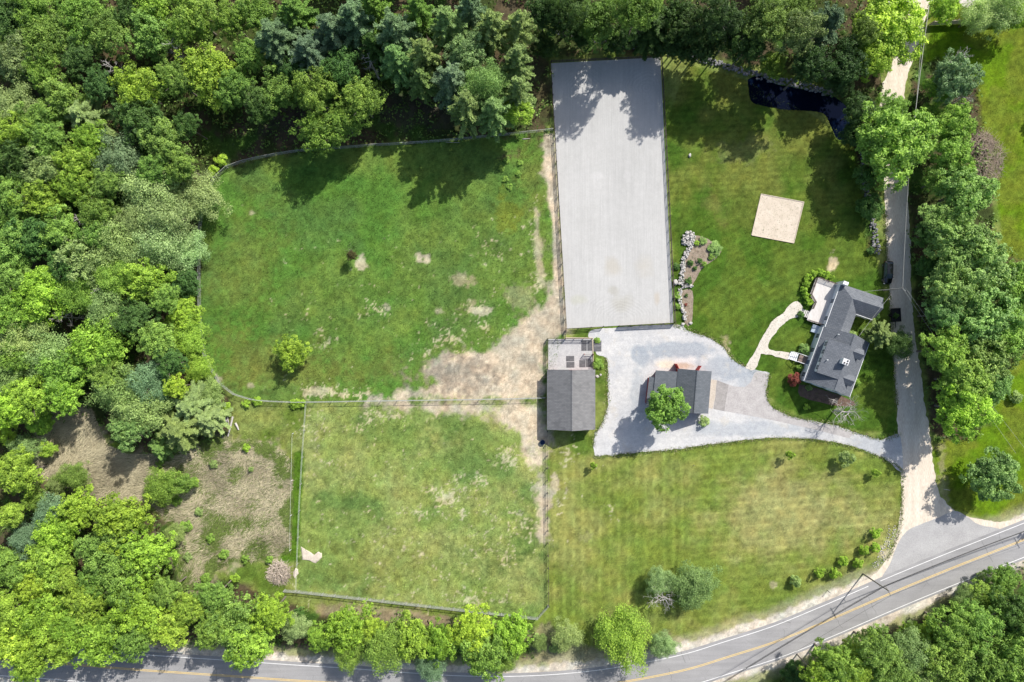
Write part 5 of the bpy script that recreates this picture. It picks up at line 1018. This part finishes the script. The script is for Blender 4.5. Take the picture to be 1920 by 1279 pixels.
# ================================================================= VEHICLES
M_CAR = mat('black_car_paint', (.004, .005, .008), .18, .6); M_CAR.node_tree.nodes['Principled BSDF'].inputs['Coat Weight'].default_value = .6
M_TYRE = mat('tyre_rubber', (.02, .02, .02), .9); M_RIM = mat('alloy', (.4, .4, .42), .3, .5, .8); M_CGL = mat('car_glass', (.05, .07, .10), .05, 1.0)
def car(u_, v_, rz):
    c_ = P(u_, v_); e = empty('parked_car', (c_.x, c_.y, .0), rz); tag(e, 'black four-door car parked on the left side of the dirt road', 'car')
    # sections along y (front = -y): (y, half width, z bottom, z shoulder)
    S = [(-2.38, .62, .45, .62), (-2.28, .80, .30, .74), (-1.9, .90, .24, .88), (-1.2, .94, .22, .98), (0, .95, .22, 1.02), (1.3, .94, .22, 1.05), (2.0, .91, .26, 1.05), (2.32, .84, .34, .98), (2.40, .74, .45, .85)]
    v = []; f = []; m_ = 8
    for y, w, zb, zt in S:
        v += [(-w*.9, y, zb), (-w, y, zb+.12), (-w*1.0, y, (zb+zt)/2), (-w*.93, y, zt-.04), (-w*.84, y, zt), (0, y, zt+.035), (w*.84, y, zt), (w*.93, y, zt-.04), (w, y, (zb+zt)/2), (w, y, zb+.12), (w*.9, y, zb)]
    k = 11
    for i in range(len(S)-1):
        for j in range(k-1): f.append((i*k+j, i*k+j+1, (i+1)*k+j+1, (i+1)*k+j))
        f.append((i*k+k-1, i*k, (i+1)*k, (i+1)*k+k-1))
    f.append(tuple(range(k))[::-1]); f.append(tuple((len(S)-1)*k+j for j in range(k)))
    link('body', mesh('body', v, f, M_CAR, True), e)
    base = [(-1.15, .80, 1.0), (2.15, .80, 1.05)]; ry0, ry1, rw, rz_ = -.35, 1.75, .62, 1.62
    rf = [(-rw, ry0, rz_), (rw, ry0, rz_), (rw*.98, ry1, rz_-.02), (-rw*.98, ry1, rz_-.02)]; bs = [(-.82, -1.2, 1.0), (.82, -1.2, 1.0), (.80, 2.2, 1.05), (-.80, 2.2, 1.05)]
    MB().slab([(-rw, ry0, rz_), (rw, ry0, rz_), (rw, (ry0+ry1)/2, rz_+.05), (rw*.98, ry1, rz_), (-rw*.98, ry1, rz_), (-rw, (ry0+ry1)/2, rz_+.05)], .05).build('roof', M_CAR, e)
    for nm, a, b_ in (('windshield', 0, 1), ('side_window', 1, 2), ('rear_window', 2, 3), ('side_window', 3, 0)):
        MB().poly([bs[a], bs[b_], rf[b_], rf[a]]).build(nm, M_CGL, e)
    mb = MB()
    for i in range(4): mb.beam(bs[i], rf[i], .09, .09)
    for s_ in (-1, 1): mb.beam((s_*.81, .45, 1.03), (s_*rw, .5, rz_), .05, .08); mb.beam((s_*.5, -.1, rz_+.08), (s_*.5, 1.6, rz_+.07), .04, .05)
    mb.build('pillars', M_CAR, e)
    for s_ in (-1, 1):
        for y in (-1.5, 1.5):
            w_ = MB().tube([(s_*.72, y, .35), (s_*.95, y, .35)], .35, 18).build('wheel', M_TYRE, e); MB().tube([(s_*.95, y, .35), (s_*.965, y, .35)], .22, 12).build('rim', M_RIM, w_)
        MB().box((s_*.66, -2.3, .66), (.32, .12, .14), s_*.25).build('headlight', mat('headlight', (.5, .5, .52), .1), e); MB().box((s_*.7, 2.34, .82), (.28, .08, .16)).build('tail_light', mat('tail_light', (.3, .01, .01), .3), e)
        MB().box((s_*1.02, -.95, 1.02), (.2, .12, .13)).build('mirror', M_CAR, e)
    return e
cr = car(1661.5, 512, R(-2)); cr.scale = (1.04, 1.06, 1.0)
tr = empty('utility_trailer', P(1676, 591), R(3)); tag(tr, 'black open trailer of garden debris at the edge of the dirt road', 'trailer'); M_BLK = mat('black_steel', (.02, .02, .022), .5)
MB().box((0, 0, .55), (1.9, 2.9, .08)).build('bed', M_BLK, tr)
for c_, s_ in (((-.95, 0, .8), (.08, 2.9, .5)), ((.95, 0, .8), (.08, 2.9, .5)), ((0, 1.45, .8), (1.98, .08, .5)), ((0, -1.45, .8), (1.98, .08, .5))): MB().box(c_, s_).build('side_panel', M_BLK, tr)
for s_ in (-1, 1): MB().tube([(s_*.98, 0, .33), (s_*1.18, 0, .33)], .33, 16).build('wheel', M_TYRE, tr)
MB().beam((0, -1.4, .5), (0, -2.7, .5), .1, .1).build('drawbar', M_BLK, tr)
shrub(1679, 592, 7, 'D', 'heap of dark green cuttings lying in the black trailer', ht=1.4, name='cuttings_heap', cat='garden cuttings')

# ================================================================= POLES AND WIRES
M_POLE = noisy('grey_weathered_pole', (.13, .115, .10), (.20, .18, .16), 3, 12); M_CABLE = mat('black_cable', (.02, .02, .02), .6); M_BRIGHT = mat('weathered_aluminium_cable', (.42, .42, .38), .5)
def pole(u_, v_, h, label, arm_dir, arm=2.5, name='utility_pole'):
    c_ = P(u_, v_); e = empty(name, c_); MB().tube([(0, 0, -.3), (0, 0, h)], [.17, .11], 10).build('post', M_POLE, e)
    a = Vector((arm_dir[0], -arm_dir[1], 0)).normalized(); MB().beam(a*-arm/2+Vector((0, 0, h-.35)), a*arm/2+Vector((0, 0, h-.35)), .10, .12).build('crossarm', M_POLE, e)
    for t_ in (-.45, 0, .45): MB().tube([a*arm*t_+Vector((0, 0, h-.28)), a*arm*t_+Vector((0, 0, h-.05))], [.05, .03], 8).build('insulator', M_RAILGR, e)
    MB().beam(Vector((0, 0, h*.62)), a*.7+Vector((0, 0, h*.62)), .07, .08).build('bracket', M_POLE, e); tag(e, label, 'utility pole'); return c_, a
pc, pa = pole(1618, 1076, 10.3, 'weathered utility pole at the road bend with its shadow across the paved road', (10, 19))
pc2, pa2 = pole(1964, 943, 10.6, 'utility pole beyond the right edge casting its shadow on the road', (10, 19)); pole_t = [o for o in bpy.data.objects if o.name.startswith('utility_pole')][-1]
MB().tube([(.5, 0, 8.2), (.5, 0, 9.2)], .28, 12).build('transformer', M_RAILGR, pole_t); MB().tube([(-.5, .2, 8.2), (-.5, .2, 9.1)], .26, 12).build('transformer', M_RAILGR, pole_t)
pc3 = P(1180, 1345)
def wire(a, b_, sag, label, m=None, r=.022, n=14):
    a, b_ = Vector(a), Vector(b_); pts = [(a.lerp(b_, i/n)-Vector((0, 0, sag*4*(i/n)*(1-i/n))))-a for i in range(n+1)]
    o = MB().tube(pts, r, 5).build('overhead_wire', m or M_CABLE, None); o.location = a; tag(o, label, 'overhead wire'); return o
Zv = lambda z: Vector((0, 0, z))
for k, (t_, z, r_, nm) in enumerate(((-.45, 10.2, .02, 'top left conductor'), (.45, 10.2, .02, 'top right conductor'), (0, 8.1, .05, 'thick lower cable'), (0.1, 7.4, .035, 'thin lower cable'))):
    s1 = pa*2.5*t_; wire(pc+s1+Zv(z), pc2+s1+Zv(z+.2), .7, f'{nm} running from the road-bend pole to the right edge', r=r_); wire(pc+s1+Zv(z), pc3+s1+Zv(z), .8, f'{nm} running from the road-bend pole to the bottom edge', r=r_)
# small service pole by the house
sp = P(1656, 545); e = empty('service_pole', sp); MB().tube([(0, 0, -.3), (0, 0, 7.6)], [.13, .09], 8).build('post', M_POLE, e); MB().beam((-.1, .1, 7.3), (.7, -.6, 7.3), .08, .08).build('bracket', M_RAILGR, e); tag(e, 'pale wooden service pole beside the dirt road above the trailer', 'utility pole')
sp2 = P(1712, -60); sp3 = P(2010, 905); tp = sp+Zv(7.5)
wire(tp, P(1706, 300, 7.2), .15, 'pale cable running up along the dirt road, lower span', M_BRIGHT, .03); wire(P(1706, 300, 7.2), P(1742, 10, 8), .15, 'pale thick cable beside the top stretch of the dirt road', M_BRIGHT, .06); wire(P(1710, 300, 7.2), P(1737, -20, 8), .15, 'thin cable parallel to the thick one at the top of the dirt road', M_BRIGHT, .03)
wire(tp, P(1618, 547, 4.2), .2, 'service wire from the roadside pole to the east wing', M_BRIGHT, .025); wire(P(1668, 556, 6.2), P(1611, 630, 4.6), .2, 'service wire from the pole to the tall part of the house', M_BRIGHT, .025)
wire(tp, P(1905, 850, 7.5), .5, 'left of two cables crossing the trees towards the right edge', M_BRIGHT, .018); wire(tp+Vector((.5, 0, .1)), P(1925, 845, 7.5), .5, 'right of two cables crossing the trees towards the right edge', M_BRIGHT, .018)

# ================================================================= STONES, LOGS, PILES
M_STONE = noisy('pale_fieldstone', (.30, .285, .26), (.56, .54, .51), 1.5, 8); M_STONED = noisy('grey_fieldstone', (.13, .13, .135), (.26, .26, .265), 1.5, 8); M_ROCK = noisy('pale_ledge', (.44, .38, .31), (.60, .53, .44), 1.2, 7)
def rock(mb, c, s, rnd):
    """rough 12-face boulder"""
    b = len(mb.v); k = 6
    for ring, (zz, rr) in enumerate(((-.5, .8), (.15, 1.0), (.5, .55))):
        for j in range(k):
            a = 2*math.pi*j/k+rnd.uniform(-.3, .3)+ring*.5; r_ = rr*rnd.uniform(.75, 1.15); mb.v.append((c[0]+math.cos(a)*r_*s[0], c[1]+math.sin(a)*r_*s[1], c[2]+zz*s[2]*rnd.uniform(.8, 1.1)))
    for i in range(2):
        for j in range(k): mb.f.append((b+i*k+j, b+i*k+(j+1) % k, b+(i+1)*k+(j+1) % k, b+(i+1)*k+j))
    mb.f.append(tuple(b+2*k+j for j in range(k)))
def stone_wall(name, label, paths, width, h, size, dens, m, seed=1, cat='stone wall'):
    rnd = random.Random(seed); o0 = P(*paths[0][0]); e = empty(name, o0); mb = MB()
    for path in paths:
        cv = curve(path, 4)
        for i in range(len(cv)-1):
            a, b_ = P(*cv[i]), P(*cv[i+1]); L_ = (b_-a).length; nn = (b_-a).cross(Vector((0, 0, 1))).normalized()
            for k in range(max(1, int(L_*dens))):
                p = a.lerp(b_, rnd.random())+nn*rnd.uniform(-width/2, width/2)-o0; s = size*rnd.uniform(.55, 1.35); rock(mb, (p.x, p.y, rnd.uniform(.1, h)), (s*.5, s*.5*rnd.uniform(.7, 1.2), s*.6), rnd)
    o = mb.build('stones', m, e); o['kind'] = 'stuff'; tag(e, label, cat); return e
stone_wall('stone_wall', 'pale dry stone garden wall with wide head beside the walled bed', [[(1299, 441), (1296, 456), (1287, 474), (1281, 490), (1279, 510), (1276, 534)], [(1284, 438), (1300, 440)], [(1279, 446), (1296, 448)], [(1278, 454), (1295, 457)]], 1.05, .55, .42, 22, M_STONE, 3)
stone_wall('stone_wall', 'lower pale stone garden wall running down to the gravel drive', [[(1275, 541), (1274, 560), (1278, 578), (1284, 590), (1282, 600)], [(1278, 537), (1298, 536)]], .8, .5, .36, 20, M_STONE, 4)
stone_wall('stone_wall', 'old grey stone wall in the shade behind the arena and above the pond', [[(1042, 58), (1075, 66), (1110, 74), (1160, 80), (1220, 92), (1290, 104), (1350, 122), (1405, 138), (1450, 150), (1500, 160), (1560, 176)]], 1.5, .5, .55, 9, M_STONED, 5)
stone_wall('stone_wall', 'old grey stone wall under the trees left of the dirt road', [[(1612, 250), (1618, 310), (1622, 350), (1632, 400), (1640, 450), (1645, 478)]], 1.3, .5, .55, 8, M_STONED, 6)
stone_wall('stone_row', 'loose row of pale stones edging the lawn at the dirt road mouth', [[(1672, 985), (1670, 1005), (1662, 1030), (1648, 1050), (1636, 1064)]], 1.9, .10, .26, 9, M_STONE, 7, 'stones')
def boulder(u_, v_, s, label, m=None, seed=1, name='boulder'):
    mb = MB(); rock(mb, (0, 0, s[2]*.35), s, random.Random(seed)); o = mb.build(name, m or M_STONE, None); o.location = P(u_, v_); tag(o, label, 'boulder'); return o
boulder(1266, 530, (.6, .8, .8), 'large white boulder between the arena fence and the garden wall', seed=2); boulder(1638, 460, (.5, .5, .5), 'left one of two pale boulders by the roadside', seed=3); boulder(1647, 462, (.45, .5, .5), 'right one of two pale boulders by the roadside', seed=4)
boulder(1294, 606, (.5, .35, .4), 'pale boulder at the lower end of the garden wall', seed=5); boulder(1280, 608, (.5, .4, .4), 'grey boulder beside the arena corner post', seed=8); boulder(1120, 706, (.5, .35, .3), 'white stone in the grass strip right of the barn', seed=6); boulder(1126, 703, (.3, .3, .3), 'smaller white stone in the grass strip right of the barn', seed=9); boulder(1293, 292, (.4, .5, .5), 'pale stone in the shaded grass right of the arena', seed=7)
def ledge(poly, label, seed, h=.22):
    rnd = random.Random(seed); c_ = P(*poly[0]); e = []; pts = [P(*p)-c_ for p in poly]; mb = MB(); m_ = sum(pts, Vector())/len(pts); n = len(pts)
    mb.v += [(p.x, p.y, -.05) for p in pts]+[tuple(m_+(p-m_)*.86+Vector((0, 0, h*rnd.uniform(.6, 1.1)))) for p in pts]+[tuple(m_+Vector((0, 0, h*1.2)))]
    for i in range(n): mb.f += [(i, (i+1) % n, n+(i+1) % n, n+i), (n+i, n+(i+1) % n, 2*n)]
    o = mb.build('rock_ledge', M_ROCK, None); o.location = c_; tag(o, label, 'rock'); return o
ledge([(563, 1024), (573, 1030), (582, 1035), (590, 1041), (597, 1034), (604, 1037), (604, 1045), (598, 1052), (592, 1057), (588, 1056), (580, 1051), (566, 1050)], 'flat pale ledge of rock just inside the small paddock corner', 1)
ledge([(554, 1065), (559, 1067), (560, 1076), (556, 1080), (553, 1085), (550, 1080), (550, 1072)], 'small pale flat rock outside the small paddock fence', 2)
# brush piles of joined sticks
def pile(name, u_, v_, rad, h, n, label, cat, m, seed, length=1.2, r=.03):
    rnd = random.Random(seed); mb = MB(); c_ = P(u_, v_)
    for k in range(n):
        a = rnd.uniform(0, 6.28); d_ = rad*math.sqrt(rnd.random()); z = h*(1-(d_/rad)**2)*rnd.uniform(.2, 1)+.05; L_ = length*rnd.uniform(.5, 1.3); b_ = rnd.uniform(0, 6.28)
        p = Vector((math.cos(a)*d_, math.sin(a)*d_, z)); q_ = p+Vector((math.cos(b_)*L_, math.sin(b_)*L_, rnd.uniform(-.3, .2))); q_.z = max(.04, q_.z); mb.tube([p, q_], [r*rnd.uniform(.6, 1.4), r*.5], 3, False)
    e = empty(name, c_); o = mb.build('sticks', m, e); o['kind'] = 'stuff'; tag(e, label, cat); return e
M_BRUSH = noisy('dry_brush', (.30, .23, .18), (.46, .38, .30), 2, 8)
pile('brush_pile', 523, 1074, 2.5, .9, 700, 'round heap of pale cut brush below the reeds', 'brush pile', noisy('pale_dead_brush', (.38, .32, .26), (.54, .46, .38), 2, 8), 1, 1.0, .05)
for k, (u_, v_, rr) in enumerate(((1842, 268, 2.6), (1856, 290, 3.2), (1852, 318, 3.0))): pile('brush_pile', u_, v_, rr, 1.2, 420, ['upper', 'middle', 'lower'][k]+' part of the long tan brush heap beside the bright right lawn', 'brush pile', M_BRUSH, 10+k, 1.3, .035)
def log(u0, v0, u1, v1, r, label, m=None, z=.2, name='fallen_log'):
    a, b_ = P(u0, v0)+Zv(z), P(u1, v1)+Zv(z*.8); o = MB().tube([(0, 0, 0), (b_-a)*.5+Vector((.05, 0, .02)), b_-a], [r, r*.9, r*.6], 8).build(name, m or M_DEAD, None); o.location = a; tag(o, label, 'log'); return o
log(437, 781, 428, 818, .22, 'long white split log lying beside the pale pine'); log(423, 783, 427, 800, .16, 'left short white log lying beside the pale pine'); log(427, 782, 430, 803, .14, 'middle short white log between the two longer ones')
log(442, 793, 448, 806, .24, 'short thick white log right of the other fallen logs'); log(417, 798, 418, 822, .07, 'thin bleached branch left of the fallen logs'); log(836, 267, 862, 268, .05, 'thin pale branch on the grass below the top paddock fence'); log(980, 261, 994, 260, .09, 'pale branch lying near the top paddock fence by the arena', z=.1); log(1769, 917, 1780, 919, .07, 'pale stick in the shade of the round lawn tree')
# small upright things in the fields
for u_, v_, h, lab in ((928, 703, .9, 'thin dark post standing in the bare ground left of the barn'), (920, 962, 1.0, 'thin dark post standing in the small paddock'), (1551, 1107, 1.5, 'short sign post on the verge left of the utility pole'), (1300, 872, .7, 'tiny dark stake on the front lawn below the drive')):
    e = empty('post', P(u_, v_)); MB().box((0, 0, h/2), (.08, .08, h)).build('stake', M_RAILDK, e); MB().box((0, 0, h), (.25 if 'sign' in lab else .1, .05, .3 if 'sign' in lab else .1)).build('cap', M_RAILGR, e); tag(e, lab, 'post'); e.name = 'field_post'
tb = empty('water_trough', P(1017, 829)); MB().tube([(0, 0, 0), (0, 0, .6)], [.55, .6], 18).build('tub', mat('dark_blue_tub', (.03, .04, .06), .5), tb); MB().tube([(0, 0, .6), (0, 0, .61)], .5, 18).build('water', wm, tb); tag(tb, 'dark round water tub in the barn shadow at the small paddock', 'water tub')
